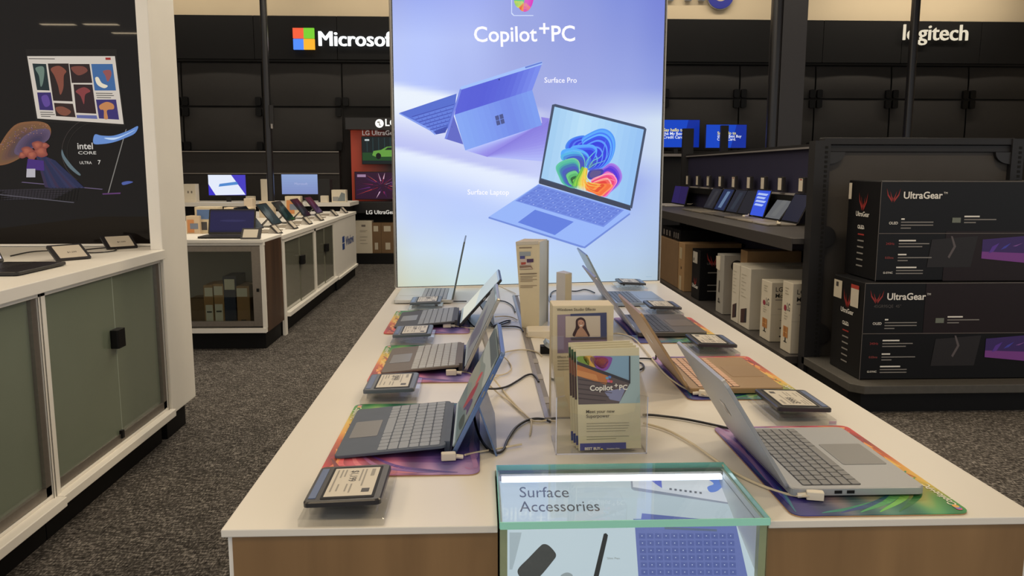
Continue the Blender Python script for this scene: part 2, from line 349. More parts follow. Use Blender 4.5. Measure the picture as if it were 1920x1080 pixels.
def art2(b, F, w, h):
    for k in range(8): b.rect(F, 0, h*k/8, w, h*(k+1)/8, 0, E((125+2*k, 140+3*k, 192+2*k)))
    b.text(F, 'Microsoft', w*.36, h*.47, w*.36, .002, E((170, 175, 215)))
monitor((392, 328, 460, 366), 10.35, 'white and purple product screen on the far wall counter', art1)
monitor((529, 327, 595, 364), 10.35, 'plain pale blue screen on the far wall counter', art2)
def pbox(px, Y, d, m, name, label, cat, group=None, art=None, bev=.004, z0=None):
    """a carton or case whose front face spans the given rectangle at distance Y"""
    x0, y0, x1, y1 = px; a = hy(x0, y1, Y); c = hy(x1, y0, Y); zb = a.z if z0 is None else z0
    t = thing(name, label, cat, ((a.x+c.x)/2, Y, zb), 0, group); w2 = (c.x-a.x)/2
    b = MB(); b.box((-w2, 0, 0), (w2, d, c.z-zb), m); b.build('body', t, bevel=bev)
    if art: b = MB(); art(b, Fr((-w2, -.002, 0), (1, 0, 0), (0, 0, 1)), 2*w2, c.z-zb); b.build('print', t)
    return t
CARD = M('brown_cardboard', (150, 118, 80), .8, noise=.06, nscale=8)
CARDD = M('dark_cardboard', (118, 92, 64), .8, noise=.06, nscale=8)
WBOX = M('white_carton', (214, 204, 184), .6, noise=.03, nscale=6)
def spots(b, F, w, h):
    for u in (.3, .6): b.rect(F, w*u, h*.5, w*(u+.12), h*.62, 0, P((120, 112, 100)))
pbox((346, 345, 366, 380), 10.15, .14, WPLAS, 'speaker', 'white tall speaker box beside the white end post on far counter', 'speaker', art=spots, z0=.95)
pbox((490, 336, 507, 380), 10.15, .12, WPLAS, 'product_box', 'cream tall box left of the thin pole on far counter', 'box', z0=.95)
pbox((597, 336, 618, 380), 10.2, .2, M('black_speaker', (22, 22, 25), .6), 'speaker', 'black speaker beside the pale blue screen', 'speaker', z0=.95)
def pic(b, F, w, h):
    b.rect(F, .08*w, .1*h, .5*w, .45*h, 0, P((150, 150, 150))); b.poly(F, [(.4*w, .1*h), (.95*w, .1*h), (.95*w, .7*h), (.7*w, .8*h)], .001, P((120, 130, 135)))
pbox((622, 356, 648, 380), 10.15, .15, WPLAS, 'product_box', 'white product box with grey picture at right end of far counter', 'box', art=pic, z0=.95)
pbox((601, 367, 614, 380), 10.05, .1, WPLAS, 'product_box', 'small flat white box on far counter under the black speaker', 'box', z0=.95)
pbox((461, 368, 475, 380), 10.05, .12, WPLAS, 'product_box', 'small cream box beside the white and purple screen', 'box', z0=.95)
# floor standing gaming monitor display
X0 = -1.55
o = thing('display_plinth', 'black plinth under the cartons of the red gaming display', 'plinth', (X0, 10.9, 0))
b = MB(); b.box((.06, 0, 0), (1.9, .4, .16), BLACK); b.build('base', o, bevel=.004)
band = thing('display_band', 'black band with white lettering above the cartons of the red display', 'sign', (X0, 10.9, 0))
b = MB(); b.box((-.03, .02, .76), (1.9, .275, .93), M('display_black', (24, 23, 26), .4)); b.build('board', band, bevel=.004)
o = thing('display_backdrop', 'red and black backdrop board behind the gaming monitors', 'display board', (X0, 10.9, 0))
def redgrad():
    m = M('red_backdrop', (120, 40, 26), .5); nt = m.node_tree; tc = nt.nodes.new('ShaderNodeTexCoord'); r = nt.nodes.new('ShaderNodeValToRGB'); s = nt.nodes.new('ShaderNodeSeparateXYZ')
    nt.links.new(tc.outputs['Generated'], s.inputs[0]); nt.links.new(s.outputs['X'], r.inputs['Fac'])
    r.color_ramp.elements[0].color = (*lin((150, 52, 32)), 1); r.color_ramp.elements[1].color = (*lin((40, 22, 24)), 1); r.color_ramp.elements[1].position = .3
    b_ = nt.nodes['Principled BSDF']; nt.links.new(r.outputs['Color'], b_.inputs['Base Color']); nt.links.new(r.outputs['Color'], b_.inputs['Emission Color']); b_.inputs['Emission Strength'].default_value = .35; return m
b = MB(); b.box((0, .28, .163), (1.9, .4, .93), BLACK); b.build('rear_board', o)
b = MB(); b.box((0, .28, .93), (1.9, .4, 1.98), redgrad()); b.build('backdrop', o)
hdr = thing('display_header', 'black header board with a glowing round emblem beside the light box', 'sign', (X0, 10.9, 0)); bdrop = o; o = hdr
b = MB(); b.box((-.03, .02, 1.982), (1.9, .4, 2.15), M('display_black', (24, 23, 26))); b.build('board', o)
F = Fr((X0, 10.915, 0), (1, 0, 0), (0, 0, 1)); T = TM(o).inverted()
b = MB(); b.T = T; q = F.px(711.5, 231.5); R_ = .062
b.poly(F, [(q[0]+R_*math.cos(a*math.pi/12), q[1]+R_*math.sin(a*math.pi/12)) for a in range(24)], .004, E((235, 235, 228), 1.3))
q2 = F.px(722.5, 236); b.text(F, 'LG', q2[0], q2[1], .16, .004, E((235, 235, 228), 1.3), .02)
b.poly(F, [(q[0]-.018+.012*math.cos(a*math.pi/6), q[1]+.018+.012*math.sin(a*math.pi/6)) for a in range(12)], .006, P((120, 118, 116)))
b.rect(F, q[0]-.004, q[1]-.03, q[0]+.006, q[1]+.03, .006, P((120, 118, 116))); b.rect(F, q[0]-.004, q[1]-.03, q[0]+.024, q[1]-.02, .006, P((120, 118, 116))); b.build('emblem', o)
b = MB(); b.T = TM(bdrop).inverted(); F3 = Fr((0, 11.17, 0), (1, 0, 0), (0, 0, 1)); b.ptext(F3, 'LG UltraGear', (679.5, 253.5), (747, 253), .003, E((190, 180, 172), .6), .01); b.build('lettering', bdrop); b = MB(); b.T = T
b.ptext(F, 'LG UltraGear', (687, 401.5), (744, 401), .008, E((225, 218, 208), .9), .012); b.build('lettering', band)
def car(b, F, w, h):
    b.rect(F, 0, 0, w, h, 0, E((14, 26, 30))); b.rect(F, 0, .12*h, w, .42*h, .001, E((28, 66, 34)))
    for k in range(7): b.rect(F, w*(.1+.13*k), .45*h, w*(.12+.13*k), h*.98, .001, E((30, 52, 56)))
    b.poly(F, [(w*x, h*y) for x, y in ((.22, .32), (.25, .48), (.42, .52), (.55, .64), (.74, .66), (.9, .5), (.97, .4), (.95, .28), (.3, .26))], .002, E((96, 150, 62)))
    b.poly(F, [(w*x, h*y) for x, y in ((.5, .52), (.57, .61), (.72, .62), (.8, .52))], .003, E((20, 34, 30)))
    for x in (.36, .82): b.poly(F, [(w*(x+.06*math.cos(a)), h*(.29+.12*math.sin(a))) for a in [k*math.pi/6 for k in range(12)]], .004, E((10, 14, 16)))
    b.rect(F, .06*w, .86*h, .16*w, .92*h, .003, E((190, 200, 200)))
def burst(b, F, w, h):
    b.rect(F, 0, 0, w, h, 0, E((44, 16, 42))); rnd = random.Random(3)
    for k in range(46):
        a = rnd.random()*6.28; r0 = .05+.2*rnd.random(); r1 = r0+.1+.4*rnd.random(); d = .02+.03*rnd.random()
        pts = [(.5+r0*math.cos(a-d), .5+r0*math.sin(a-d)), (.5+r1*math.cos(a), .5+r1*math.sin(a)), (.5+r0*math.cos(a+d), .5+r0*math.sin(a+d))]
        b.poly(F, [(w*min(.99, max(.01, x)), h*min(.99, max(.01, y))) for x, y in pts], .001+.0001*k, E(rnd.choice([(150, 40, 90), (200, 70, 60), (90, 40, 110), (205, 170, 190), (70, 26, 80), (170, 40, 40)])))
    b.poly(F, [(w*.68, .02*h), (w*.98, .02*h), (w*.98, .28*h), (w*.8, .2*h)], .008, E((190, 60, 36)))
    b.rect(F, .04*w, .82*h, .2*w, .92*h, .009, E((150, 120, 150)))
def dm(px0, py0, py1, wd, label, art):
    Y = 11.08; a = hy(px0, py1, Y); c = hy(px0, py0, Y); t = thing('monitor', label, 'screen', (a.x, Y, a.z))
    h = c.z-a.z; b = MB(); b.box((-.01, 0, -.01), (wd+.01, .05, h+.01), DARKM); b.build('frame', t, bevel=.004)
    b = MB(); art(b, Fr((0, -.002, 0), (1, 0, 0), (0, 0, 1)), wd, h); b.build('screen', t)
    b = MB(); b.box((wd/2-.05, .05, h/2-.1), (wd/2+.05, .098, h/2+.1), DARKM); b.build('mount', t)
dm(680, 257, 307, .66, 'monitor showing a green sports car on the red display', car)
dm(667, 323, 373, .8, 'monitor showing a purple and red burst on the red display', burst)
def wb(b, F, w, h):
    b.rect(F, .38*w, .82*h, .62*w, .88*h, 0, P((120, 110, 104)))
    for k, y in enumerate((.7, .66, .5, .4, .3)): b.rect(F, .28*w, y*h, (.72-.08*(k % 2))*w, (y+.012)*h, 0, P((150, 142, 128)))
pbox((667, 414, 697, 476), 10.93, .2, WBOX, 'carton', 'white carton below the red gaming display', 'box', None, wb, z0=.16)
def lb_(b, F, w, h):
    b.rect(F, .2*w, .72*h, .7*w, .9*h, 0, P((200, 190, 168))); b.rect(F, .3*w, .12*h, .65*w, .35*h, 0, P((196, 186, 166)))
pbox((698, 418, 714, 476), 10.95, .2, CARDD, 'carton', 'brown carton just right of the white carton below red display', 'box', None, lb_, z0=.16)
pbox((715.5, 418, 740, 476), 10.95, .2, CARDD, 'carton', 'brown carton partly behind the light box below red display', 'box', None, lb_, z0=.16)
# ---------------------------------------------------------------- island counter in the middle distance
def frosted(name, c, rough=.22):
    m = M(name, c, rough, coat=.7, spec=.5, noise=.05, nscale=2); m.node_tree.nodes['Principled BSDF'].inputs['Coat Roughness'].default_value = .03; return m
FROST = frosted('frosted_glass', (118, 128, 112))
SMOKE = glass('cabinet_glass', (.86, .9, .88), 1.0)
IX = -1.27
o = thing('island_worktop', 'white worktop running along the island counter in the middle distance', 'worktop', (IX, 5.03, .81))
T = Matrix.Translation((-IX, -5.03, -.81))
b = MB(); b.T = T
b.box((-2.75, 5.62, .812), (IX+.012, 8.2, .85), WPAINT); b.box((-2.6, 8.2, .814), (IX+.008, 9.65, .85), WPAINT); b.build('slab', o, bevel=.003)
o = thing('glass_cabinet', 'island glass cabinet of cartons with a walnut side panel', 'cabinet', (IX, 5.03, 0))
T = Matrix.Translation((-IX, -5.03, 0))
b = MB(); b.T = T
b.box((-2.7, 5.12, 0), (IX-.03, 5.6, .14), BLACK); b.build('kick_plate', o)
b = MB(); b.T = T; b.box((-2.75, 5.03, .836), (IX, 5.618, .862), WPAINT); b.build('top_slab', o, bevel=.003)
b = MB(); b.T = T; b.box((-2.7, 5.05, .815), (IX, 5.09, .836), WPAINT); b.box((-2.7, 5.04, .14), (IX-.005, 5.09, .175), WPAINT); b.box((IX-.028, 5.045, .175), (IX-.003, 5.09, .836), WPAINT); b.build('front_frame', o)
b = MB(); b.T = T; b.box((-2.7, 5.57, .14), (IX-.03, 5.6, .836), P((120, 110, 98))); b.box((-2.7, 5.1, .14), (IX-.03, 5.57, .18), P((90, 84, 76))); b.build('cabinet_interior', o)
b = MB(); b.T = T; b.box((IX-.03, 5.09, .14), (IX, 5.6, .836), WALNUT); b.build('side_panel', o)['label'] = 'walnut side panel'
d = MB(); d.T = T
for (x0, z0, x1, z1) in ((-2.6, .19, -1.366, .23), (-2.6, .77, -1.366, .81), (-1.365, .19, -1.3, .81)): d.box((x0, 5.05, z0), (x1, 5.075, z1), ALU)
dr = d.build('cabinet_door', o)
d = MB(); d.T = T; d.box((-2.6, 5.06, .23), (-1.365, 5.066, .77), SMOKE); d.build('glass_pane', dr)
d = MB(); d.T = T; d.box((-1.335, 5.04, .46), (-1.318, 5.052, .485), BLACK); d.build('lock', dr)
o = thing('sliding_door_cabinet', 'white island cabinet with glass sliding doors facing the aisle', 'cabinet', (IX, 5.03, 0))
d = MB(); d.T = T; d.box((-2.7, 5.605, 0), (IX-.04, 8.2, .139), BLACK); d.build('kick_plate', o)
d = MB(); d.T = T; d.box((-2.7, 5.605, .14), (IX-.04, 8.2, .81), P((120, 116, 106))); d.box((IX-.02, 5.62, .0), (IX+.003, 5.7, .81), WPAINT); d.box((IX-.02, 6.93, .18), (IX+.003, 7.0, .81), WPAINT); d.box((IX-.02, 8.0, .13), (IX+.003, 8.2, .81), WPAINT)
d.box((IX-.02, 5.7, .15), (IX+.03, 8.1, .185), WPAINT); d.box((IX-.02, 5.7, .785), (IX+.003, 8.0, .81), WPAINT); d.build('cabinet_frame', o)
for (y0, y1) in ((5.71, 6.93), (7.0, 8.0)):
    ym = (y0+y1)/2; d = MB(); d.T = T; d.box((IX-.03, y0, .19), (IX-.012, ym+.01, .785), frosted('cabinet_frost', (122, 122, 108), .1)); d.box((IX-.014, ym-.01, .19), (IX-.006, y1, .785), frosted('cabinet_frost', (122, 122, 108), .1)); g = d.build('sliding_glass', o)
    d = MB(); d.T = T; d.rbox(IX-.006, ym-.05, IX+.03, ym+.05, .53, .61, .01, BLACK); d.build('lock', g)
o = thing('end_block', 'plain white end block with a blue window emblem on the island counter', 'cabinet', (IX, 5.03, 0))
d = MB(); d.T = T; d.box((-2.5, 8.205, 0), (IX-.02, 9.6, .129), BLACK); d.build('kick_plate', o)
d = MB(); d.T = T; d.box((-2.5, 8.205, .13), (IX, 9.62, .812), WPAINT); d.box((IX-.02, 8.2, .13), (IX+.02, 9.62, .16), WPAINT); d.build('body', o, bevel=.004)
F = Fr((IX+.001, 0, 0), (0, 1, 0), (0, 0, 1)); d = MB(); d.T = T; BLU = P((40, 76, 150))
q0 = F.px(642.5, 474); q1 = F.px(662, 452)
ya = q0[0]
for i in range(2):
    for k in range(2): d.rect(F, ya+i*.085, .44+k*.085, ya+i*.085+.075, .515+k*.085, .001, BLU)
d.text(F, 'Windows', ya+.24, .47, .62, .001, BLU, .015); d.build('emblem', o)
def lapx(name, label, cat, loc, rz, w, dp, lid, lean, body, scr, keys=None, group=None, padc=None, lidc=None, tilt=0, th=.016, simple=False, scrart=None):
    """open laptop: origin under the hinge, user at -y"""
    t = thing(name, label, cat, loc, rz, group); B = body; K = keys or body; LC = lidc or body
    b = MB(); b.rbox(-w/2, -dp, w/2, 0, .004, th, .012, B, inset=.0015)
    for sx in (-1, 1): b.box((sx*w*.38-.02, -dp+.015, 0), (sx*w*.38+.02, -dp+.03, .004), BLACK); b.box((sx*w*.38-.02, -.03, 0), (sx*w*.38+.02, -.012, .004), BLACK)
    b.build('base', t)
    kx = w*.46; ky0 = -dp*.545; ky1 = -.022; b = MB(); b.rbox(-kx, ky0, kx, ky1, th-.0006, th+.0004, .004, M(B.name+'_well', (46, 44, 44), .6) if not simple else B)
    if simple: b.box((-kx, ky0, th), (kx, ky1, th+.001), K)
    else:
        rows = 6; rh = (ky1-ky0)/rows
        for r in range(rows):
            n = 14 if r else 12; off = [0]
            ws = [1]*n
            if r == 0: ws = [1, 1, 1, 1, 5, 1, 1, 1, 1, 1]
            elif r in (1, 2): ws = [1.7]+[1]*11+[1.9]
            tot = sum(ws); x = -kx
            for ww in ws:
                kw = ww/tot*2*kx; b.prism(rrect(x+.0012, ky0+r*rh+.0012, x+kw-.0012, ky0+(r+1)*rh-.0012, .0016, 1), th, th+.0016, K, inset=.0004); x += kw
    b.build('keyboard', t)
    b = MB(); b.rbox(-w*.17, -dp+.012, w*.17, ky0-.01, th, th+.0007, .004, padc or B); b.build('trackpad', t)
    L = Matrix.Translation((0, .002, th*.7)) @ Matrix.Rotation(-math.radians(lean), 4, 'X')
    b = MB(); b.T = L; b.prism(rrect(-w/2, .004, w/2, lid, .012), -.003, .003, LC, fn=lambda a, c, z: (a, z, c)); l = b.build('lid', t, bevel=.0008)
    b = MB(); b.T = L; b.prism(rrect(-w/2+.004, .009, w/2-.004, lid-.004, .008), .0031, .0036, M('black_bezel', (14, 14, 17), .12, coat=.6), fn=lambda a, c, z: (a, -z, c))
    m = .012; F = Fr((-w/2+m, -.0039, m+.008), (1, 0, 0), (0, 0, 1)); sw, sh = w-2*m, lid-2*m-.006
    if scrart: scrart(b, F, sw, sh)
    else: b.rect(F, 0, 0, sw, sh, 0, scr)
    b.build('screen', l)
    if not simple:
        b = MB(); b.T = L; F = Fr((0, .0032, lid*.52), (-1, 0, 0), (0, 0, 1))
        for i in (0, 1):
            for k in (0, 1): b.rect(F, -.014+i*.0145, -.014+k*.0145, -.0005+i*.0145, -.0005+k*.0145, .0003, M('mirror_emblem', (120, 122, 126), .15, .9))
        b.build('emblem', l)
        b = MB(); b.tube([(-w*.36, .002, th*.75), (w*.36, .002, th*.75)], .0035, M('hinge_dark', (40, 40, 44), .4, .5)); b.build('hinge', t)
    return t
def navy(b, F, w, h):
    b.rect(F, 0, 0, w, h, 0, E((20, 20, 52))); b.rect(F, 0, .08*h, w, .92*h, .0004, E((26, 26, 66)))
    b.poly(F, [(w*(.52+.3*math.cos(a)), h*(.52+.05*math.sin(a))) for a in [k*math.pi/8 for k in range(16)]], .0008, E((40, 40, 82)))
c0 = hy(423, 447, 5.28)
lapx('laptop', 'dark laptop with plain navy screen on the near end of the island counter', 'laptop', (c0.x+.02, 5.37, .862), 0, .37, .25, .21, 17, M('dark_metal', (50, 48, 48), .4, .4), None, simple=True, scrart=navy)
def small_tag(x, y, z, rz, label, group, big=False):
    t = thing('price_display', label, 'price display', (x, y, z), rz, group); s = 1
    b = MB(); b.add([(-.06, -.03, 0), (.06, -.03, 0), (.06, .05, 0), (-.06, .05, 0), (-.06, .03, .06), (.06, .03, .06)], [(0, 3, 2, 1), (0, 1, 5, 4), (1, 2, 5), (0, 4, 3), (2, 3, 4, 5)], M('tag_stand', (190, 184, 176), .3)); b.build('stand', t)
    L = Matrix.Translation((0, -.005, .034)) @ Matrix.Rotation(math.radians(48), 4, 'X')
    b = MB(); b.T = L; b.rbox(-.075, -.05, .075, .055, 0, .009, .008, M('tag_frame', (62, 60, 62), .35)); b.build('frame', t)
    b = MB(); b.T = L; b.rbox(-.06, -.036, .05, .042, .009, .0098, .003, M('e_paper', (206, 196, 180), .4)); b.build('screen', t); return t
small_tag(-1.37, 5.1, .862, 0, 'price display beside the navy laptop on the island counter', 'price displays on the island counter')
TABC = [(8, 16, 24), (34, 48, 50), (10, 30, 26), (28, 18, 36), (28, 22, 48)]
def tablet_stand(x, y, z, rz, c, label, w=.36, h=.25):
    t = thing('tablet_computer', label, 'tablet', (x, y, z), rz, 'tablets along the island counter'); L = Matrix.Translation((0, 0, .02)) @ Matrix.Rotation(-math.radians(38), 4, 'X')
    b = MB(); b.T = L; b.prism(rrect(-w/2, 0, w/2, h, .01), -.004, .004, M('tablet_shell', (58, 56, 58), .3, .5), fn=lambda a, d_, e: (a, e, d_)); b.build('shell', t)
    b = MB(); b.T = L; F = Fr((-w/2+.01, -.0045, .01), (1, 0, 0), (0, 0, 1)); b.rect(F, 0, 0, w-.02, h-.02, 0, M('screen_%d_%d' % c[:2], c, .1, emit=.9)); k = tuple(min(255, v+22) for v in c)
    b.poly(F, [(.05*w, .1*h), (.4*w, .2*h), (.6*w, .6*h), (.5*w, .85*h), (.2*w, .5*h)], .0004, M('screen_b_%d_%d' % c[:2], k, .1, emit=.9)); b.build('screen', t)
    b = MB(); b.rbox(-w/2, -.17, w/2, 0, 0, .008, .01, M('tablet_keys', (150, 140, 126), .5)); b.build('keyboard_cover', t)
    b = MB(); b.add([(-.05, .06, .1), (.05, .06, .1), (.05, .16, 0), (-.05, .16, 0), (-.05, .065, .1), (.05, .065, .1), (.05, .168, 0), (-.05, .168, 0)], [(0, 1, 2, 3), (7, 6, 5, 4), (0, 3, 7, 4), (1, 5, 6, 2), (3, 2, 6, 7)], M('tablet_shell', (58, 56, 58))); b.build('kickstand', t); return t
for i, y in enumerate((6.0, 6.68, 7.25, 8.05, 8.75)):
    tablet_stand(-1.56, y, .85 if y > 5.6 else .862, math.pi/2, TABC[i], ('dark teal tablet nearest on the island counter', 'grey green tablet, second along the island counter', 'dark green tablet, third along the island counter', 'purple tablet, fourth along the island counter', 'violet tablet farthest along the island counter')[i])
for i, y in enumerate((5.75, 6.35, 7.0, 7.6, 8.5, 9.2)):
    small_tag(-1.35, y, .85, math.pi/2, 'tilted price display on the aisle edge of the island counter, %s along the row' % ORD[i], 'price displays on the island counter')
def prodbox(x0, y0, x1, y1, Y, c, label, art=None):
    return pbox((x0, y0, x1, y1), Y, .12, M('carton_%d_%d_%d' % c, c, .5), 'product_box', label, 'box', 'display cartons on the island counter', art, z0=.85)
def blueband(b, F, w, h): b.rect(F, .1*w, .55*h, .9*w, .9*h, 0, P((90, 120, 170))); b.rect(F, .15*w, .15*h, .5*w, .45*h, 0, P((70, 70, 74)))
def orng(b, F, w, h): b.rect(F, .1*w, .1*h, .6*w, .8*h, 0, P((206, 140, 86))); b.rect(F, .3*w, .3*h, .9*w, .6*h, .001, P((120, 130, 150)))
prodbox(367, 388, 409, 440, 5.75, (214, 200, 172), 'white carton with picture band behind the navy laptop', blueband)
prodbox(350, 405, 373, 440, 5.7, (212, 190, 160), 'cream carton beside the white end post behind the laptop', orng)
prodbox(421, 389, 471, 424, 6.6, (224, 206, 176), 'wide cream carton behind the navy laptop', None)
prodbox(458, 372, 473, 398, 7.4, (206, 190, 168), 'slim cream carton below the white and purple screen', None)
prodbox(486, 378, 512, 400, 8.2, (198, 184, 160), 'cream carton behind the second tablet', None)
prodbox(535, 368, 563, 398, 8.6, (220, 206, 178), 'tall carton with orange picture below the pale blue screen', orng)
# cartons inside the glass cabinet
cb = []
for i, (x0, y0, x1, y1, c, cat) in enumerate(((384, 535, 401, 600, (150, 112, 70), 'brown carton leftmost in the glass cabinet'), (401, 532, 420, 598, (156, 118, 74), 'brown carton with two labels in the glass cabinet'), (421, 518, 443, 601, (36, 40, 58), 'dark blue carton in the glass cabinet'), (443, 536, 467, 600, (150, 112, 72), 'brown carton rightmost in the glass cabinet'))):
    def lab(b, F, w, h, i=i):
        b.rect(F, .12*w, .72*h, .85*w, .94*h, 0, P((200, 190, 170)))
        if i in (0, 1): b.rect(F, .15*w, .05*h, .8*w, .5*h, 0, P((196, 188, 170))); b.rect(F, .25*w, .3*h, .7*w, .34*h, .001, P((60, 56, 52)))
        if i == 3: b.rect(F, .35*w, .05*h, .7*w, .12*h, 0, P((70, 60, 52)))
    pbox((x0, y0, x1, y1), 5.2, .25, M('carton_in_%d' % i, c, .7), 'carton', cat, 'box', 'cartons in the island glass cabinet', lab, z0=.18)
for i, (x0, x1) in enumerate(((356, 383), (470, 476))):
    pbox((x0, 560-30*i, x1, 601), 5.3, .2, CARDD, 'carton', ('dark cardboard carton at the left of the glass cabinet', 'thin carton edge by the lock of the glass cabinet')[i], 'box', 'cartons in the island glass cabinet', None, z0=.18)

# ---------------------------------------------------------------- left display counter with the tall divider
DX = -1.2; DY = 2.93
o = thing('divider_wall', 'tall white divider with a glossy dark laptop advert above the left counter', 'display wall', (DX, DY, 0))
T = Matrix.Translation((-DX, -DY, 0))
b = MB(); b.T = T; b.box((-2.95, 3.13, .14), (DX-.06, 3.27, 2.62), WPAINT); b.build('wall_body', o)
b = MB(); b.T = T; b.box((DX-.06, DY, .14), (DX, 3.27, 2.62), WPAINT); b.build('end_post', o, bevel=.004)
b = MB(); b.T = T; b.box((-2.95, 3.14, 0), (DX-.06, 3.22, .138), BLACK); b.box((DX-.1, DY+.03, 0), (DX-.045, 3.22, .138), BLACK); b.build('kick_plate', o)
DP_ = 3.12; F = Fr((0, DP_, 0), (1, 0, 0), (0, 0, 1))
pr = DX-.06; pb = F.px(200, 457)[1]
b = MB(); b.T = T
b.box((-2.95, DP_-.012, .99), (pr, 3.13, pb), WPAINT); b.build('panel_trim', o, bevel=.002)
GLOSS = M('gloss_black_panel', (27, 23, 21), .015, spec=.16, coat=.05)
b = MB(); b.T = T; b.box((-2.95, DP_, pb), (pr, 3.13, 2.62), GLOSS); FG = Fr((0, DP_-.0005, 0), (1, 0, 0), (0, 0, 1))
def k1(a, c): return (a/2.25, c/2.25)
def gp2(pts, c, off, em=.8):
    q = [FG.px(*k1(*p)) for p in pts]; ar = sum(q[i][0]*q[(i+1) % len(q)][1]-q[(i+1) % len(q)][0]*q[i][1] for i in range(len(q)))
    if ar < 0: q = q[::-1]
    b.poly(FG, q, off, E(c, em) if em else M('gp_%d_%d_%d' % c, c, .12, spec=.15))
gp2([(108, 208), (492, 208), (530, 535), (150, 512)], (38, 36, 36), .0004, 0)
gp2([(115, 237), (485, 237), (522, 524), (158, 500)], (214, 204, 192), .0008)
for pts, c in (([(137,268),(195,270),(210,382),(157,380)], (26, 44, 46)), ([(202,268),(290,268),(307,428),(225,425)], (38, 24, 22)), ([(293,270),(378,270),(390,350),(303,350)], (40, 24, 26)),
               ([(385,270),(475,270),(490,382),(400,382)], (62, 104, 158)), ([(157,390),(215,390),(226,466),(168,464)], (54, 40, 104)), ([(310,356),(390,357),(407,480),(322,476)], (44, 24, 28)),
               ([(228,434),(308,438),(320,495),(237,490)], (48, 30, 26)), ([(405,420),(490,420),(503,505),(418,500)], (56, 46, 110)), ([(323,485),(408,487),(412,502),(325,498)], (96, 104, 160))): gp2(pts, c, .0012)
for pts, c in (([(215,290),(250,278),(280,300),(270,320),(268,370),(255,400),(245,360),(230,320)], (134, 74, 58)), ([(150,288),(180,280),(188,300),(182,350),(172,365),(165,320)], (108, 130, 118)), ([(300,285),(350,280),(370,300),(330,318)], (120, 66, 56)),
               ([(435,300),(465,296),(470,318),(455,345),(445,320)], (150, 84, 84)), ([(402,330),(415,326),(430,350),(455,362),(440,372),(412,358)], (235, 224, 200)), ([(320,385),(355,368),(382,385),(360,400),(355,440),(340,405)], (136, 60, 62)), ([(175,410),(200,402),(212,440),(190,450)], (96, 70, 150)),
               ([(235,455),(265,450),(300,470),(280,488),(250,480)], (128, 76, 58)), ([(420,445),(450,430),(478,440),(480,460),(452,466),(456,500),(440,500),(438,466),(424,462)], (198, 134, 84))): gp2(blob(pts), c, .0016)
gp2([(445,243),(467,243),(468,253),(446,253)], (160, 40, 36), .0016); 
for (x, y, l) in ((405, 392, 70), (407, 401, 74), (409, 410, 60), (170, 472, 55), (172, 481, 60), (174, 489, 40), (122, 246, 110)): gp2([(x, y), (x+l, y+1), (x+l, y+4), (x, y+3)], (70, 66, 64), .0016, .6)
def gnest(pts, to, c0, c1, off, n=9, em=.6, mx=.8):
    base = blob(pts)
    for q in range(n): f = q/n; gp2([(x+(to[0]-x)*f*mx, y+(to[1]-y)*f*mx) for x, y in base], tuple(int(a*(1-f)+e*f)//6*6 for a, e in zip(c0, c1)), off+.00004*q, em)
gnest([(0, 610), (60, 530), (130, 512), (190, 518), (215, 545), (205, 585), (150, 620), (110, 640), (80, 670), (20, 695), (-30, 690)], (110, 620), (150, 106, 66), (84, 64, 84), .0010)
gnest([(60, 640), (90, 585), (150, 548), (208, 548), (204, 590), (140, 625), (90, 655)], (150, 600), (110, 92, 120), (70, 56, 92), .0017, 6)
rnd = random.Random(5)
for k in range(60):
    t = rnd.random(); x = 5+190*t+rnd.uniform(-8, 8); y = 600-78*math.sin(min(1, t*1.2)*1.57)+rnd.uniform(-4, 40); gp2([(x, y), (x+3, y), (x+3, y+3), (x, y+3)], rnd.choice([(190, 140, 84), (176, 130, 120), (120, 100, 150)]), .0019, .7)
for (x, y, r) in ((115, 640, 26), (160, 615, 24), (175, 640, 28), (135, 655, 24), (95, 655, 16), (190, 615, 16)): gnest([(x+r*math.cos(a)*(1+.25*math.sin(3*a+x)), y+r*.85*math.sin(a)) for a in [k*.6283 for k in range(10)]], (x-4, y-5), (150, 76, 70), (206, 116, 88), .0020+.0001*(x % 5), 5, .65)
for k in range(11):
    x = 150+7*k; gp2([(x, 650+k*3), (x+12, 645+k*3), (x+70+7*k, 795), (x+40+8*k, 790)], rnd.choice([(66, 52, 90), (84, 62, 104), (58, 60, 104), (104, 72, 96), (44, 52, 96)]), .0012+.00005*k, .5)
gp2([(118, 670), (185, 678), (188, 720), (112, 715)], (70, 40, 120), .0022, .8); gp2([(114, 712), (150, 712), (150, 748), (112, 748)], (200, 196, 204), .0024, .7)
for k in range(5): gp2([(0+20*k, 800+8*k), (330-20*k, 792+10*k), (300-20*k, 800+10*k), (0, 808+9*k)], (56, 54, 66), .0006, 0)
for k in range(26): x = 5+13*k; gp2([(x, 800), (x+2, 800), (x-6, 846), (x-8, 846)], (26, 24, 26), .0008, 0)
for a, c2, c in (((90, 770), (430, 800), (120, 104, 140)), ((-5, 822), (310, 856), (104, 100, 112)), ((530, 547), (455, 815), (150, 146, 140))):
    gp2([a, (a[0]+5, a[1]-3), (c2[0]+5, c2[1]-3), c2], c, .0011, .6)
gp2(blob([(395, 605), (400, 568), (430, 572), (480, 572), (540, 552), (582, 532), (570, 562), (530, 582), (480, 600), (430, 608)]), (106, 146, 214), .0012, .8)
gp2(blob([(440, 582), (500, 578), (570, 548), (530, 570), (480, 590)]), (190, 214, 244), .0015, .9)
for r, c in ((1, (66, 62, 64)), (.86, (52, 50, 50))):
    ring = [(420+160*r*math.cos(a), 640+150*r*math.sin(a)) for a in [2.2+k*.12 for k in range(26)]]
    for k in range(25): p, q = ring[k], ring[k+1]; gp2([p, q, (q[0]*.98+420*.02, q[1]*.98+640*.02), (p[0]*.98+420*.02, p[1]*.98+640*.02)], c, .0007, 0)
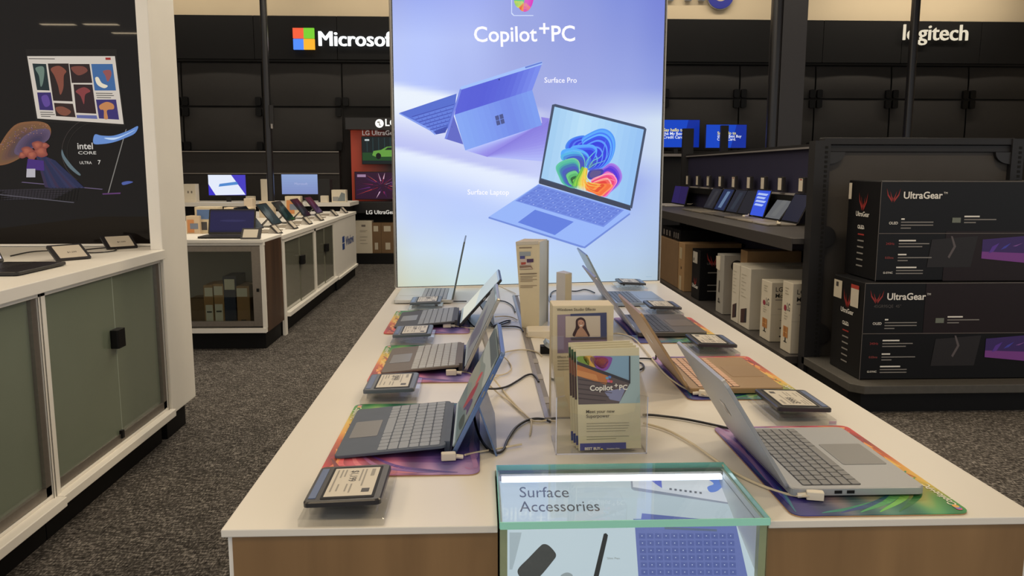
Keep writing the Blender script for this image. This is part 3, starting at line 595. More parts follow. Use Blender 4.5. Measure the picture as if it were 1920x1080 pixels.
gp2(blob([(262, 630), (275, 660), (310, 705), (340, 735), (330, 738), (290, 705), (262, 660)]), (110, 130, 140), .0013, .6)
gp2(blob([(515, 770), (540, 764), (562, 768), (535, 778), (518, 780)]), (90, 110, 190), .0013, .6); gp2([(432, 816), (510, 812), (508, 818), (434, 821)], (104, 60, 120), .0013, .7)
b.build('advert_panel', o)
LW = E((214, 208, 200), .8)
for t, p0, p1, bd, *sq in (('intel', (328, 629), (393, 629), .012), ('CORE', (331, 651), (407, 651), .005, .62), ('ULTRA', (337, 692), (388, 692), .005), ('7', (414, 693), (426, 693), .01)):
    b = MB(); b.T = T; b.ptext(FG, t, k1(*p0), k1(*p1), .0014, LW, bd, squash=sq[0] if sq else 1); b.build('lettering', o)
o = thing('side_worktop', 'white worktop of the left counter below the dark laptop advert', 'worktop', (DX, 0, .942)); T = Matrix.Translation((-DX, 0, -.942))
b = MB(); b.T = T; b.prism([(-2.9, .3), (DX+.012, .3), (DX+.012, DY-.003), (DX-.063, DY-.003), (DX-.063, DP_-.015), (-2.9, DP_-.015)], .942, .988, WPAINT); b.build('slab', o, bevel=.003); T = Matrix.Translation((-DX, 0, 0))
for i, (y0, y1) in enumerate(((.5, 1.80), (1.806, 2.908))):
    o = thing('frosted_cabinet', ('frosted glass cabinet cut by the left picture edge under the left counter', 'frosted glass cabinet with a black lock beside the white post')[i], 'cabinet', (DX, y0, 0)); T = Matrix.Translation((-DX, -y0, 0))
    b = MB(); b.T = T; b.box((-2.6, y0, .135), (DX-.04, y1, .94), P((110, 106, 98))); b.box((DX-.04, y0, .17), (DX-.006, y0+.032, .94), WPAINT); b.box((DX-.04, y1-.012 if i == 0 else y1-.005, .17), (DX-.006, y1, .94), WPAINT)
    b.box((DX-.04, y0, .925), (DX-.006, y1, .942), WPAINT); b.build('cabinet_body', o, bevel=.002)
    b = MB(); b.T = T; b.box((-2.5, y0, 0), (DX-.055, y1+.002*i, .135), BLACK); b.build('kick_plate', o)
    b = MB(); b.T = T; b.box((DX-.05, y0, .135), (DX+.02+.012*(1-i), y1+(.018 if i else .004), .172), WPAINT); b.box((DX-.05, y0, .172), (DX-.012, y1, .186), WPAINT); b.build('ledge', o, bevel=.003)
    ya, yb = y0+.035, y1-.014; ym = (ya+yb)/2
    b = MB(); b.T = T; b.box((DX-.036, ya, .19), (DX-.012, yb, .225), ALU); b.box((DX-.036, yb-.035, .19), (DX-.012, yb, .925), ALU); b.build('door_track', o)
    for k, (p, q, dx) in enumerate(((ya, ym+.03, -.018), (ym-.03, yb-.03, -.026))):
        b = MB(); b.T = T; b.box((DX+dx-.006, p, .21), (DX+dx, q, .925), FROST); g = b.build('sliding_door', o)
        b = MB(); b.T = T; b.box((DX+dx-.0065, (q if k == 0 else p)-.004, .21), (DX+dx+.0005, (q if k == 0 else p)+.004, .925), M('glass_edge_grey', (150, 160, 148), .2)); b.build('glass_edge', g)
        if k == 0 and i == 1:
            b = MB(); b.T = T; b.rbox(DX+dx, ym-.025, DX+.018, ym+.05, .615, .695, .008, BLACK); b.build('lock', g)
            b = MB(); b.T = T; b.box((DX-.018, ym-.0, .205), (DX-.004, ym+.02, .24), BLACK); b.build('door_stop', g)
SZ = .988
def tag_l(px, py, rz, label):
    c = hz(px, py, SZ+.04) if px < 200 else Vector((-1.44, 3.0, 0)); t = thing('price_display', label, 'price display', (c.x, c.y, SZ), rz, 'price displays on the left counter')
    b = MB(); b.add([(-.045, -.035, 0), (.045, -.035, 0), (.045, .055, 0), (-.045, .055, 0), (-.045, .045, .05), (.045, .045, .05)], [(0, 3, 2, 1), (0, 1, 5, 4), (1, 2, 5), (0, 4, 3), (2, 3, 4, 5)], M('acrylic_wedge', (198, 190, 184), .15)); b.build('stand', t)
    L = Matrix.Translation((0, .008, .028)) @ Matrix.Rotation(math.radians(32), 4, 'X'); b = MB(); b.T = L
    b.rbox(-.075, -.055, .075, .055, 0, .009, .008, M('tag_black', (38, 36, 38), .35)); b.build('frame', t)
    b = MB(); b.T = L; b.rbox(-.055, -.043, .062, .045, .009, .0096, .003, M('e_paper', (206, 196, 180), .4))
    b.text(Fr((0, 0, .0097), (1, 0, 0), (0, 1, 0)), '$1,299', -.01, -.01, .04, .0003, P((60, 56, 54))); b.build('screen', t)
tag_l(130, 470, .9, 'tilted price display beside the half hidden laptop on left counter')
tag_l(240, 447, .75, 'tilted price display nearest the white post on left counter')
def rimscr(b, F, w, h): b.rect(F, 0, 0, w, h, 0, E((206, 202, 214))); b.rect(F, 0, .1*h, w*.96, .35*h, .0005, E((120, 40, 50)))
lapx('laptop', 'half hidden black laptop at the left picture edge on the left counter', 'laptop', (-1.585, 2.085, SZ), math.pi/2, .36, .25, .24, 22, M('black_laptop', (30, 28, 29), .4), None, scrart=rimscr)
b = MB(); pts = [hz(*p, SZ+.004) for p in ((20, 480), (60, 472), (110, 470), (170, 474), (215, 470), (212, 464), (180, 466), (150, 470))]; b.tube(spline(pts, 5), .003, CORDB, 6); tag(b.build('loose_cable'), 'black cable lying across the left counter behind the price displays', 'cable')
# ---------------------------------------------------------------- right: laptop aisle shelving
GB = M('gondola_bluelit_black', (36, 34, 58), .5, noise=.05, nscale=6)  # blue light of the nearby screens is put into this panel colour
SHELF = M('shelf_dark', (60, 56, 54), .45, noise=.05)
o = thing('shelving_wall', 'tall dark back wall of the laptop shelving with a price rail', 'shelving', (3.1, 4.1, 0)); T = Matrix.Translation((-3.1, -4.1, 0))
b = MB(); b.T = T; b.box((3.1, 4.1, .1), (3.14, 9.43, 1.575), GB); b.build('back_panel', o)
b = MB(); b.T = T; b.box((3.07, 4.1, 1.575), (3.17, 9.46, 1.6), DARKM); b.box((3.065, 4.1, 1.562), (3.075, 9.46, 1.577), M('pale_edge', (120, 116, 116), .4)); b.build('top_rail', o)  # pale strip along the front of the rail
sw = o; TS = T; o = thing('laptop_shelf', 'long black shelf carrying a row of open laptops', 'shelf', (2.45, 4.1, .86)); T = Matrix.Translation((-2.45, -4.1, -.86))
b = MB(); b.T = T; b.box((2.42, 4.06, .905), (3.095, 9.9, .942), SHELF); b.box((2.415, 4.06, .86), (2.425, 9.9, .944), SHELF); b.build('board', o, bevel=.002); o = sw; T = TS
b = MB(); b.T = T; b.box((3.06, 4.1, 1.175), (3.1, 9.43, 1.19), M('pale_edge2', (150, 144, 142), .4)); b.box((3.045, 4.1, 1.11), (3.1, 9.43, 1.175), BLACK); b.build('tag_rail', o)  # pale strip above the black tag rail
o = thing('shelving_base', 'low black base deck carrying the cartons under the laptop shelf', 'shelving', (2.45, 4.1, 0)); T = Matrix.Translation((-2.45, -4.1, 0))
b = MB(); b.T = T; b.box((2.42, 4.075, .1), (3.095, 9.9, .148), SHELF); b.build('base_deck', o); b = MB(); b.T = T; b.box((2.47, 4.075, 0), (3.095, 9.9, .1), BLACK); b.build('kick_plate', o); o = sw; T = TS
b = MB(); b.T = T; b.box((3.02, 9.40, .1), (3.16, 9.46, 1.93), DARKM); u_ = b.build('upright', o)
b = MB(); b.T = T; a = hy(1353, 235, 9.6); c = hy(1365, 280, 9.6); b.box((a.x, 9.6, .1), (c.x, 9.66, a.z), DARKM); b.build('upright', o)
def lg_(c): return M('lid_%d_%d_%d' % c, c, .35, .3)
TY = [9.17, 8.69, 8.22, 7.75, 7.27, 6.79, 6.39, 5.95, 5.48]
for i, y in enumerate(TY):
    t = thing('price_display', 'upright price display on the rail above the laptops, %s from the far end' % (['first'] + ORD[1:])[i], 'price display', (3.06, y, 1.18), -math.pi/2, 'price displays on the laptop rail')
    b = MB(); b.box((-.06, -.03, .02), (.06, .0, .15), M('tag_black', (38, 36, 38), .35)); b.build('frame', t, bevel=.004)
    b = MB(); F = Fr((-.045, -.0305, .035), (1, 0, 0), (0, 0, 1)); b.rect(F, 0, 0, .085, .105, .0005, M('e_paper', (206, 196, 180), .4))
    if i in (2, 4, 8):
        b.rect(F, .02, .09, .07, .1, .001, P((150, 80, 70) if i != 2 else (120, 112, 100)))
    b.build('screen', t)
LY = [9.4, 9.05, 7.86, 7.44, 7.02, 6.63, 6.25, 5.86, 5.45]
def scr_plain(c, c2=None, art=None):
    def f(b, F, w, h):
        b.rect(F, 0, 0, w, h, 0, E(c))
        if c2: b.poly(F, [(.3*w, .1*h), (.62*w, .1*h), (.75*w, .9*h), (.45*w, .9*h)], .0005, E(c2))
        if art: art(b, F, w, h)
    return f
def promo(b, F, w, h):
    for k, (t, x, y, l) in enumerate((('SAVE', .1, .78, .5), ('ON YOUR', .1, .62, .8), ('NEXT PC', .1, .46, .8))): pass
    for k in range(4): b.poly(F, [(w*.08, h*(.82-.14*k)), (w*(.8-.1*(k % 2)), h*(.8-.14*k)), (w*(.9-.1*(k % 2)), h*(.88-.14*k)), (w*.15, h*(.9-.14*k))], .0006, E((170, 190, 240)))
SC = [((42, 32, 84), None, None), ((40, 30, 78), None, None), ((40, 40, 48), (52, 52, 58), None), ((34, 44, 78), (96, 118, 150), None), ((36, 38, 50), (46, 52, 64), None), ((34, 34, 42), None, None), ((54, 84, 214), None, promo), ((92, 94, 98), (100, 102, 104), None), ((26, 28, 46), None, None)]
LN = ['purple screened laptop farthest on the long black shelf', 'purple screened laptop, second from the far end of the black shelf', 'dark laptop, third from the far end of the black shelf', 'laptop with a pale blue streak on screen on the black shelf', 'dark laptop just right of the pale blue streak screen', 'dark laptop just left of the bright blue screen', 'laptop with the bright blue promo screen on the black shelf', 'laptop with washed grey screen on the black shelf', 'navy screened laptop nearest the black upright on the shelf']
BC = [(190, 184, 176), (180, 176, 172), (120, 114, 106), (130, 122, 110), (96, 90, 84), (70, 66, 64), (120, 112, 102), (150, 140, 126), (150, 144, 136)]
for i, y in enumerate(LY):
    lapx('laptop', LN[i], 'laptop', (2.93, y, .942), -math.pi/2, .37, .24, .27 if i > 1 else .25, (12, 12, 26, 26, 26, 24, 16, 34, 26)[i], M('aisle_laptop_%d' % i, BC[i], .45, .2), None, simple=True, group='laptops on the long black shelf', lidc=M('aisle_lid', (60, 58, 60), .4, .3), scrart=scr_plain(*SC[i]), th=.014)
for k, (px, py) in enumerate(((1292, 383), (1345, 382), (1398, 405), (1430, 403), (1460, 419))):
    c = hz(px, py, .962); t = thing('cable_connector', 'small white cable connector lying by the shelf laptops, %s from the far end' % (['first'] + ORD[1:])[k], 'connector', (c.x, c.y, .957), .3*k, 'white connectors on the black shelf')
    b = MB(); b.box((-.03, -.015, 0), (.03, .015, .015), WPLAS); b.build('plug', t, bevel=.003); b = MB(); b.tube([(.03, 0, .008), (.06, .01, .02), (.09, .02, .03 if k == 1 else .008)], .004, CORDW, 6); b.build('cord', t)

# cartons under the shelf: X of the aisle face, near and far Y, bottom, top, right X
def carton(xf, y0, y1, z0, z1, x1, m, label, side=None, front=None, top=None, group='cartons under the laptop shelf', name='carton', bev=.004):
    t = thing(name, label, 'box', ((xf+x1)/2, y0, z0), 0, group); Ti = TM(t).inverted()
    b = MB(); b.T = Ti; b.box((xf, y0, z0), (x1, y1, z1), m); b.build('body', t, bevel=bev)
    if side or front:
        b = MB(); b.T = Ti
        for sd in (side if isinstance(side, tuple) else (side,)):
            if sd: sd(b, Fr((xf-.0015, y1, z0), (0, -1, 0), (0, 0, 1)), y1-y0, z1-z0); b.build('side_print', t); b = MB(); b.T = Ti
        for sd in (front if isinstance(front, tuple) else (front,)):
            if sd: sd(b, Fr((xf, y0-.0015, z0), (1, 0, 0), (0, 0, 1)), x1-xf, z1-z0); b.build('front_print', t); b = MB(); b.T = Ti
    return t
INK = P((58, 54, 52)); GREY = P((150, 142, 132))
def lgside(b, F, w, h):
    b.poly(F, [(w*(.35+.13*math.cos(a)), h*(.62+.045*math.sin(a))) for a in [k*.5236 for k in range(12)]], 0, P((150, 44, 66))); b.text(F, 'LG', w*.52, h*.595, w*.3, 0, P((90, 86, 84)), .01, height=.075)
def lgside2(b, F, w, h):
    for k, y in enumerate((.9, .86, .82, .54, .5, .46)): b.rect(F, w*.28, h*y, w*(.62-.1*(k % 2)), h*(y+.015), 0, P((176, 166, 148)))
def lgside3(b, F, w, h):
    b.rect(F, w*.25, h*.2, w*.72, h*.36, 0, P((186, 128, 72))); b.rect(F, w*.42, h*.21, w*.46, h*.35, .0008, P((150, 84, 52))); b.rect(F, w*.3, h*.27, w*.66, h*.28, .0008, P((226, 180, 120)))
    b.rect(F, w*.44, h*.14, w*.54, h*.2, 0, INK); b.rect(F, w*.34, h*.13, w*.64, h*.145, 0, INK)
def lgfront(b, F, w, h):
    b.text(F, 'LG Monitor', .03, h*.85, .22, 0, INK, .008); b.text(F, 'Monitor', .03, h*.745, .15, 0, INK, .006); b.rect(F, .03, h*.7, .2, h*.72, 0, GREY)
def lgfront2(b, F, w, h):
    for z, x in ((.55, .05), (.36, .07)): b.rect(F, x, h*z, x+.045, h*(z+.012), 0, GREY)
    b.rect(F, .07, h*.22, .12, h*.25, 0, INK); b.rect(F, .07, h*.08, .12, h*.105, 0, INK); b.rect(F, 0, h*.46, .5, h*.463, 0, P((160, 150, 134)))
def whside(b, F, w, h):
    for k in range(7): b.rect(F, w*.15, h*(.86-.06*k), w*(.6-.2*(k % 2)), h*(.872-.06*k), 0, P((178, 170, 152)))
def whside2(b, F, w, h):
    b.poly(F, [(w*.2, h*.05), (w*.75, h*.1), (w*.75, h*.34), (w*.2, h*.28)], 0, P((70, 46, 44))); b.poly(F, [(w*.55, h*.09), (w*.75, h*.11), (w*.75, h*.34), (w*.6, h*.3)], .0008, P((44, 40, 48)))
WB2 = M('white_carton_b', (212, 204, 188), .6, noise=.03, nscale=6); WG = M('grey_carton', (158, 154, 146), .65, noise=.04, nscale=6)
carton(2.475, 4.14, 4.32, .15, .632, 2.98, WBOX, 'white monitor carton nearest the black upright under the shelf', (lgside, lgside2, lgside3), (lgfront, lgfront2))
carton(2.475, 4.53, 4.74, .15, .585, 2.98, WBOX, 'second white monitor carton from the black upright under the shelf', (lgside, lgside2, lgside3), (lgfront, lgfront2))
carton(2.47, 4.97, 5.22, .15, .63, 3.06, WB2, 'big plain white carton behind the monitor cartons, nearer of two', (whside, whside2))
carton(2.47, 5.24, 5.42, .15, .63, 3.06, WB2, 'big plain white carton behind the monitor cartons, farther of two', (whside, whside2))
carton(2.6, 5.46, 5.63, .15, .72, 3.06, CARD, 'brown carton rising behind the big white cartons')
def hps(b, F, w, h):
    b.rect(F, w*.35, h*.35, w*.5, h*.55, 0, INK); b.rect(F, w*.3, h*.17, w*.6, h*.2, 0, INK); b.rect(F, w*.35, h*.21, w*.5, h*.25, 0, INK)
def hpf(b, F, w, h):
    c = (.11, h*.82); b.poly(F, [(c[0]+.05*math.cos(a), c[1]+.05*math.sin(a)) for a in [k*.3142 for k in range(20)]], 0, P((34, 32, 34)))
    b.text(F, 'hp', c[0]-.028, c[1]-.016, .056, .0008, P((190, 182, 166)), .01)
carton(2.47, 5.66, 5.86, .15, .665, 3.06, WG, 'grey carton with a round dark emblem beside the black carton', hps, hpf)
def logoW(b, F, x, y, s, m):
    for sg in (-1, 1):
        b.poly(F, [(x+sg*s*p, y+s*q) for p, q in ((.06, -.5), (.42, .0), (.5, .5), (.36, .08), (.1, -.26))][::sg], 0, m)
        b.poly(F, [(x+sg*s*p, y+s*q) for p, q in ((.02, -.42), (.16, -.1), (.24, .3), (.12, -.04), (.02, -.2))][::sg], 0, m)
RED = P((150, 44, 40)); INKW = P((238, 234, 226)); INKG = P((134, 130, 126))
BBOX = M('black_carton', (9, 9, 12), .4, spec=.3, noise=.1, nscale=5)
def bks(b, F, w, h):
    b.rect(F, w*.12, h*.72, w*.7, h*.95, 0, P((176, 170, 160))); b.rect(F, w*.2, h*.76, w*.3, h*.82, .0008, INK)
def bks2(b, F, w, h):
    logoW(b, F, w*.5, h*.36, .1, RED); b.text(F, 'UltraGear', w*.12, h*.22, w*.75, 0, INKW, .015)
def bkf(b, F, w, h):
    logoW(b, F, .13, h*.82, .13, RED); b.text(F, 'UltraGear', .07, h*.72, .13, 0, INKG)
    for z in (.55, .3, .18): b.rect(F, .08, h*z, .18, h*(z+.02), 0, INKG)
carton(2.47, 6.42, 6.70, .15, .63, 3.06, BBOX, 'black carton with red emblem between grey and brown cartons', (bks, bks2), bkf)
c = hx(1337, 502, 2.468); o = thing('paper_label', 'white paper label stuck on the grey carton edge', 'label', (2.4655, 5.77, .52)); b = MB(); b.add([(0, 0, 0), (.0, .1, .01), (-.004, .1, .12), (.002, 0, .13), (.003, 0, 0), (.003, .1, .01), (.002, .1, .12), (.006, 0, .13)], [(0, 1, 2, 3), (7, 6, 5, 4), (0, 3, 7, 4), (1, 5, 6, 2), (3, 2, 6, 7), (0, 4, 5, 1)], WPLAS); b.build('sheet', o)
def brs2(b, F, w, h): b.rect(F, w*.2, h*.66, w*.6, h*.9, 0, P((176, 160, 130)))
def brs(b, F, w, h):
    b.rect(F, w*.25, h*.0, w*.6, h*.3, 0, P((184, 166, 136))); b.rect(F, w*.45, h*.45, w*.6, h*.5, 0, P((70, 48, 34)))
carton(2.47, 7.0, 7.25, .15, .645, 3.06, CARD, 'tall brown carton just left of the black carton', (brs, brs2))
carton(2.47, 7.28, 8.2, .15, .635, 3.06, CARDD, 'large brown carton partly hidden by the light box')
def blf(b, F, w, h):
    for k in range(3): b.rect(F, w*(.1+.3*k), h*.2, w*(.25+.3*k), h*.7, 0, P((110, 104, 100)))
carton(2.5, 7.34, 7.64, .637, .76, 3.06, BBOX, 'flat black carton on the large brown carton, nearer of two', blf)
carton(2.5, 7.68, 8.15, .637, .76, 3.06, BBOX, 'flat black carton on the large brown carton, farther of two', blf)

# end cap of the shelving with two long cartons
GD = M('end_panel_dark', (62, 58, 55), .7, noise=.04, nscale=10)
o = thing('end_shelving', 'black end shelving unit facing the aisle at right', 'shelving', (3.16, 4.0, 0)); T = TM(o).inverted()
b = MB(); b.T = T; b.box((2.56, 4.0, .1), (3.8, 4.03, 1.54), GD); b.build('back_panel', o)
b = MB(); b.T = T; b.box((2.56, 3.97, 1.545), (3.8, 4.05, 1.59), DARKM); b.box((2.56, 3.985, 1.5), (3.8, 4.0, 1.545), DARKM); b.build('top_rail', o, bevel=.004)
for x0, x1, zt in ((2.5, 2.6, 1.57), (3.78, 3.86, 1.585)):
    b = MB(); b.T = T; b.box((x0, 3.96, 0), (x1, 4.06, zt), DARKM)
    for k in range(46): b.box((x1-.035, 3.957, .17+.03*k), (x1-.018, 3.961, .186+.03*k), M('slot_black', (6, 6, 7), .9))
    b.build('upright', o)
def gus(x, sg, z, r=.1):
    b = MB(); b.T = T; pts = [(0, 0)] + [(r*math.cos(a), -r*.75*math.sin(a)) for a in [k*math.pi/16 for k in range(9)]]
    pts = [(x+sg*p, z+q) for p, q in pts]
    if sg > 0: pts = pts[::-1]
    b.prism(pts, 3.97, 3.998, M('gusset_black', (30, 29, 31), .5), fn=lambda a, c, d: (a, d, c)); b.build('gusset', o)
gus(2.6, 1, 1.5); gus(3.78, -1, 1.5)
for z in (.96, .32):
    b = MB(); b.T = T; b.prism([(2.6+.07*math.sin(a), z-.07*math.cos(a)) for a in [k*math.pi/10 for k in range(11)]], 3.97, 3.998, M('gusset_black', (30, 29, 31)), fn=lambda a, c, d: (a, d, c)); b.build('gusset', o)
b = MB(); b.T = T; b.prism([(2.5, 4.0), (2.5, 3.3), (2.56, 3.24), (3.95, 3.24), (3.95, 4.0)], .12, .17, M('deck_dark', (74, 71, 66), .55, noise=.1)); b.build('base_deck', o, bevel=.004)
b = MB(); b.T = T; b.prism([(2.52, 3.98), (2.52, 3.36), (2.57, 3.3), (3.95, 3.3), (3.95, 3.98)], 0, .12, BLACK); b.build('kick_plate', o)
DP = M('box_wine', (32, 22, 25), .4, spec=.3, noise=.06)
def ugear(xf, y0, z0, z1, x1, label, k):
    dy = .4; t = thing('carton', label, 'box', (xf, y0, z0), 0, 'long black cartons on the end cap'); Ti = TM(t).inverted()
    b = MB(); b.T = Ti; b.box((xf, y0, z0), (x1, y0+dy, z1), BBOX); b.build('body', t, bevel=.006)
    F = Fr((xf, y0-.0015, z0), (1, 0, 0), (0, 0, 1)); h = z1-z0; b = MB(); b.T = Ti
    if k: b.rect(F, .4, .0, x1-xf, h*.5, .0004, DP); PZ = 0
    else: b.rect(F, .36, h*.47, x1-xf, h-.004, .0004, DP)
    b.rect(F, 0, h*.475, x1-xf, h*.482, .0008, P((96, 88, 84))); b.rect(F, .0, h-.006, x1-xf, h-.002, .0008, P((110, 104, 98))); b.rect(F, 0, 0, .004, h, .0008, P((90, 84, 80)))
    # purple picture of a curved screen
    bx, bz = (.62, .1) if k else (.74, .1); W_, H_ = .5, .17
    b.poly(F, [(bx, bz+.03), (bx+W_*.6, bz), (bx+W_, bz-.01), (bx+W_, bz+H_), (bx+W_*.5, bz+H_-.01), (bx, bz+H_-.03)], .0012, P((58, 34, 104)))
    b.poly(F, [(bx, bz+.03), (bx+W_*.6, bz), (bx+W_, bz-.01), (bx+W_, bz+.05), (bx+W_*.5, bz+.06), (bx, bz+.07)], .0016, P((126, 62, 148)))
    for q in range(6): b.poly(F, [(bx+.04+.07*q, bz+.06+.02*(q % 3)), (bx+.07+.07*q, bz+.07+.02*(q % 3)), (bx+.1+.07*q, bz+.12), (bx+.06+.07*q, bz+.1)], .002, P(((92, 54, 160), (70, 70, 180), (140, 90, 170))[q % 3]))
    logoW(b, F, bx+.13, bz+.1, .07, P((170, 110, 150)))
    b.poly(F, [(bx-.2, bz+.04), (bx-.17, bz+.1), (bx-.19, bz+.16), (bx-.18, bz+.16), (bx-.155, bz+.1), (bx-.19, bz+.03)], .0012, P((92, 84, 86))); b.poly(F, [(bx-.32, bz-.02), (bx-.06, bz-.02), (bx-.03, bz+.16), (bx-.3, bz+.14)], .0008, P((24, 19, 21)))
    b.build('print', t)
    b = MB(); b.T = Ti; logoW(b, F, .075, h*.855, .08, RED); b.build('red_emblem', t)
    b = MB(); b.T = Ti; s = F
    b.text(F, 'UltraGear', .135, h*.825, .228, .0012, INKW, .02); b.text(F, 'TM', .368, h*.87, .022, .0012, INKW); b.build('brand_lettering', t); b = MB(); b.T = Ti
    b.text(F, 'OLED', .06, h*.57, .052, .0012, INKW, .012)
    if k == 0: b.text(F, '45GR95QE  45"', .06, h*.745, .16, .0012, P((84, 80, 78)))
    for gx, gz, ws in ((.13, .615, (.02, .19, .19, .06)), (.5, .64, (.09, .19, .07)), (.125, .4, (.1, .18, .14)), (.125, .26, (.05, .2, .06)), (.12, .13, (.12, .16, .16))):
        for q, ww in enumerate(ws): b.rect(F, gx, h*gz-.017*q, gx+ww, h*gz-.017*q+(.006 if q else .008), .0012, INKW if q == 0 else INKG)
    b.build('lettering', t); b = MB(); b.T = Ti
    b.rect(F, .43, h*.585, .48, h*.635, .0012, P((110, 116, 104)))
    b.text(F, '240Hz', .05, h*.365, .05, .0012, P((140, 46, 44)), .01); b.text(F, '0.03ms', .05, h*.225, .05, .0012, P((150, 70, 66)), .01); b.text(F, 'G-SYNC', .045, h*.075, .056, .0012, INKW, .012); b.build('lettering', t)
    G = Fr((xf-.0015, y0+dy, z0), (0, -1, 0), (0, 0, 1)); b = MB(); b.T = Ti; w_ = dy
    logoW(b, G, w_*.5, h*.78, .11, RED); b.text(G, 'UltraGear', w_*.3, h*.63, w_*.42, .0012, INKW, .01); b.build('side_emblem', t); b = MB(); b.T = Ti
    for q in range(7): b.rect(G, w_*.4, h*(.5-.065*q), w_*.6, h*(.515-.065*q), .0012, INKG if q != 1 else RED)
    b.text(G, 'OLED', w_*.38, h*.5, w_*.2, .0014, INKW, .01); b.build('side_print', t); b = MB(); b.T = Ti
    if k == 0:
        b.rect(G, w_*.0+.01, h*.76, w_*.3, h*.95, .0018, P((196, 186, 166))); b.rect(G, w_*.1, h*.88, w_*.18, h*.93, .0022, INK); b.build('paper_label', t); b = MB(); b.T = Ti; b.rect(G, w_*.6, h*.72, w_*.85, h*.95, .0018, P((204, 194, 176))); b.rect(G, w_*.6, h*.91, w_*.85, h*.95, .0022, P((170, 56, 44)))
    else: b.rect(G, .01, h*.8, w_*.12, h*.97, .0018, P((196, 186, 170)))
    b.build('paper_label', t)
ugear(2.586, 3.37, .172, .745, 3.95, 'long black carton standing on the end cap base, lower of two', 0)
ugear(2.665, 3.415, .748, 1.325, 3.98, 'long black carton resting on the lower one, upper of two', 1)
# small blue promo screens beyond the aisle
BLUE = E((14, 66, 190))
def promo_tv(b, F, w, h, txt=True):
    b.rect(F, 0, 0, w, h, 0, BLUE); b.poly(F, [(w*.62, 0), (w, 0), (w, h), (w*.75, h)], .0004, E((8, 42, 150)))
    for k, (t, l) in enumerate((('Say hello to', .46), ('the My Best Buy', .6), ('Credit Card.', .46))): b.text(F, t, w*.2 if w > .6 else w*.28, h*(.58-.13*k), w*l, .0008, E(((250, 236, 120) if k == 0 else (235, 240, 250))), .012)
zs_ = hy(1270, 289, 10.6).z; b = MB(); z = hy(1270, 289, 10.6).z; b.box((2.3, 10.5, z-.03), (5.2, 11.3, z), SHELF); b.box((2.3, 10.49, z-.035), (5.2, 10.5, z+.002), M('pale_edge2', (150, 144, 142))); b.box((2.4, 10.7, 0), (5.1, 11.3, z-.03), DARKM); tag(b.build('promo_shelf'), 'dark shelf unit carrying the blue promo screens', 'shelving')
ST_ = zs_-hy(1226, 276, 10.9).z+.0005
monitor((1226, 225, 1312, 276), 10.9, 'larger blue promo screen at the right edge of the light box', promo_tv, stand=ST_)
ST_ = zs_-hy(1323, 277, 10.6).z+.0005
monitor((1323, 234, 1400, 277), 10.6, 'smaller blue promo screen behind a thin dark upright', promo_tv, stand=ST_)
b = MB(); a = hy(1667, 258, 9.6); c = hy(1740, 255, 9.6); b.box((a.x, 9.6, a.z-.02), (c.x, 9.9, a.z), M('pale_edge2', (150, 144, 142))); b.box((a.x, 9.62, 0), (c.x, 9.9, a.z-.02), DARKM); tag(b.build('pole_shelf'), 'dark shelf with a pale edge around the foot of the right pole', 'shelving')
# ---------------------------------------------------------------- the demo table
o = thing('demo_table', 'long white demo table with oak front carrying laptops and tablets', 'table', (.61, 0, 0)); T = TM(o).inverted()
def notch(x0, x1, y0, y1, d=.222): return [(x0, y0), (.402, y0), (.402, d), (.806, d), (.806, y0), (x1, y0), (x1, y1), (x0, y1)]
b = MB(); b.T = T; b.prism(notch(0, 1.22, 0, 2.75), H-.012, H, WHITE); b.build('table_top', o, bevel=.0015)
b = MB(); b.T = T; b.prism(notch(.007, 1.213, .009, 2.74, .29), .1, H-.012, WPAINT); b.build('carcass', o)
b = MB(); b.T = T; b.prism(notch(.05, 1.17, .06, 2.68, .29), 0, .1, BLACK); b.build('kick_plate', o)
for x0, x1 in ((.0145, .402), (.806, 1.2055)):
    b = MB(); b.T = T; b.box((x0, .004, .1), (x1, .009, H-.0125), WOOD); b.build('front_panel', o)['label'] = 'oak veneer front panel'
# ---- display case let into the front
o = thing('display_case', 'glass topped display case with a lit accessories graphic in the table front', 'display case', (.604, .1, .3)); T = TM(o).inverted()
GX0, GX1 = .405, .803
b = MB(); b.T = T; b.box((GX0, -.012, .86), (GX1, .22, .87), CASEGL)
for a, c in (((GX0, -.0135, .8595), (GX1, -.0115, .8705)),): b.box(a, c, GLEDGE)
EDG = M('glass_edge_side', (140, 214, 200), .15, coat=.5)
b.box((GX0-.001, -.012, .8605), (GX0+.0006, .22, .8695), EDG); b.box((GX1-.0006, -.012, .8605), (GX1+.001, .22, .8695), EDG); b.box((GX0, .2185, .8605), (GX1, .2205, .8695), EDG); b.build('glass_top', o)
b = MB(); b.T = T; b.box((GX0, -.008, .32), (GX1, -.002, .8594), CASEGL); b.build('glass_front', o)
b = MB(); b.T = T; TR = M('case_trim', (172, 178, 142), .4)
b.box((GX0, -.0018, .3), (GX0+.011, .012, .8592), TR); b.box((GX1-.011, -.0018, .3), (GX1, .012, .8592), TR); b.build('corner_post', o)
b = MB(); b.T = T; CW = M('case_inner_white', (215, 222, 226), .35); b.box((GX0, .012, .3), (GX0+.004, .28, .847), CW); b.box((GX1-.004, .012, .3), (GX1, .28, .847), CW); b.box((GX0, .012, .846), (GX0+.004, .218, .8588), CW); b.box((GX1-.004, .012, .846), (GX1, .218, .8588), CW); b.box((GX0, .28, .3), (GX1, .285, .847), CW); b.box((GX0, 0, .3), (GX1, .28, .31), CW); b.build('case_liner', o)
b = MB(); b.T = T; b.box((GX0+.005, .206, .846), (GX1-.005, .218, .8585), ALU); b.box((GX0+.008, .195, .8475), (GX1-.008, .206, .8545), E((236, 244, 255), 2.5)); b.build('light_bar', o)
p0 = Vector((0, .256, .842)); p1 = Vector((0, .001, .757)); vv = (p0-p1).normalized()
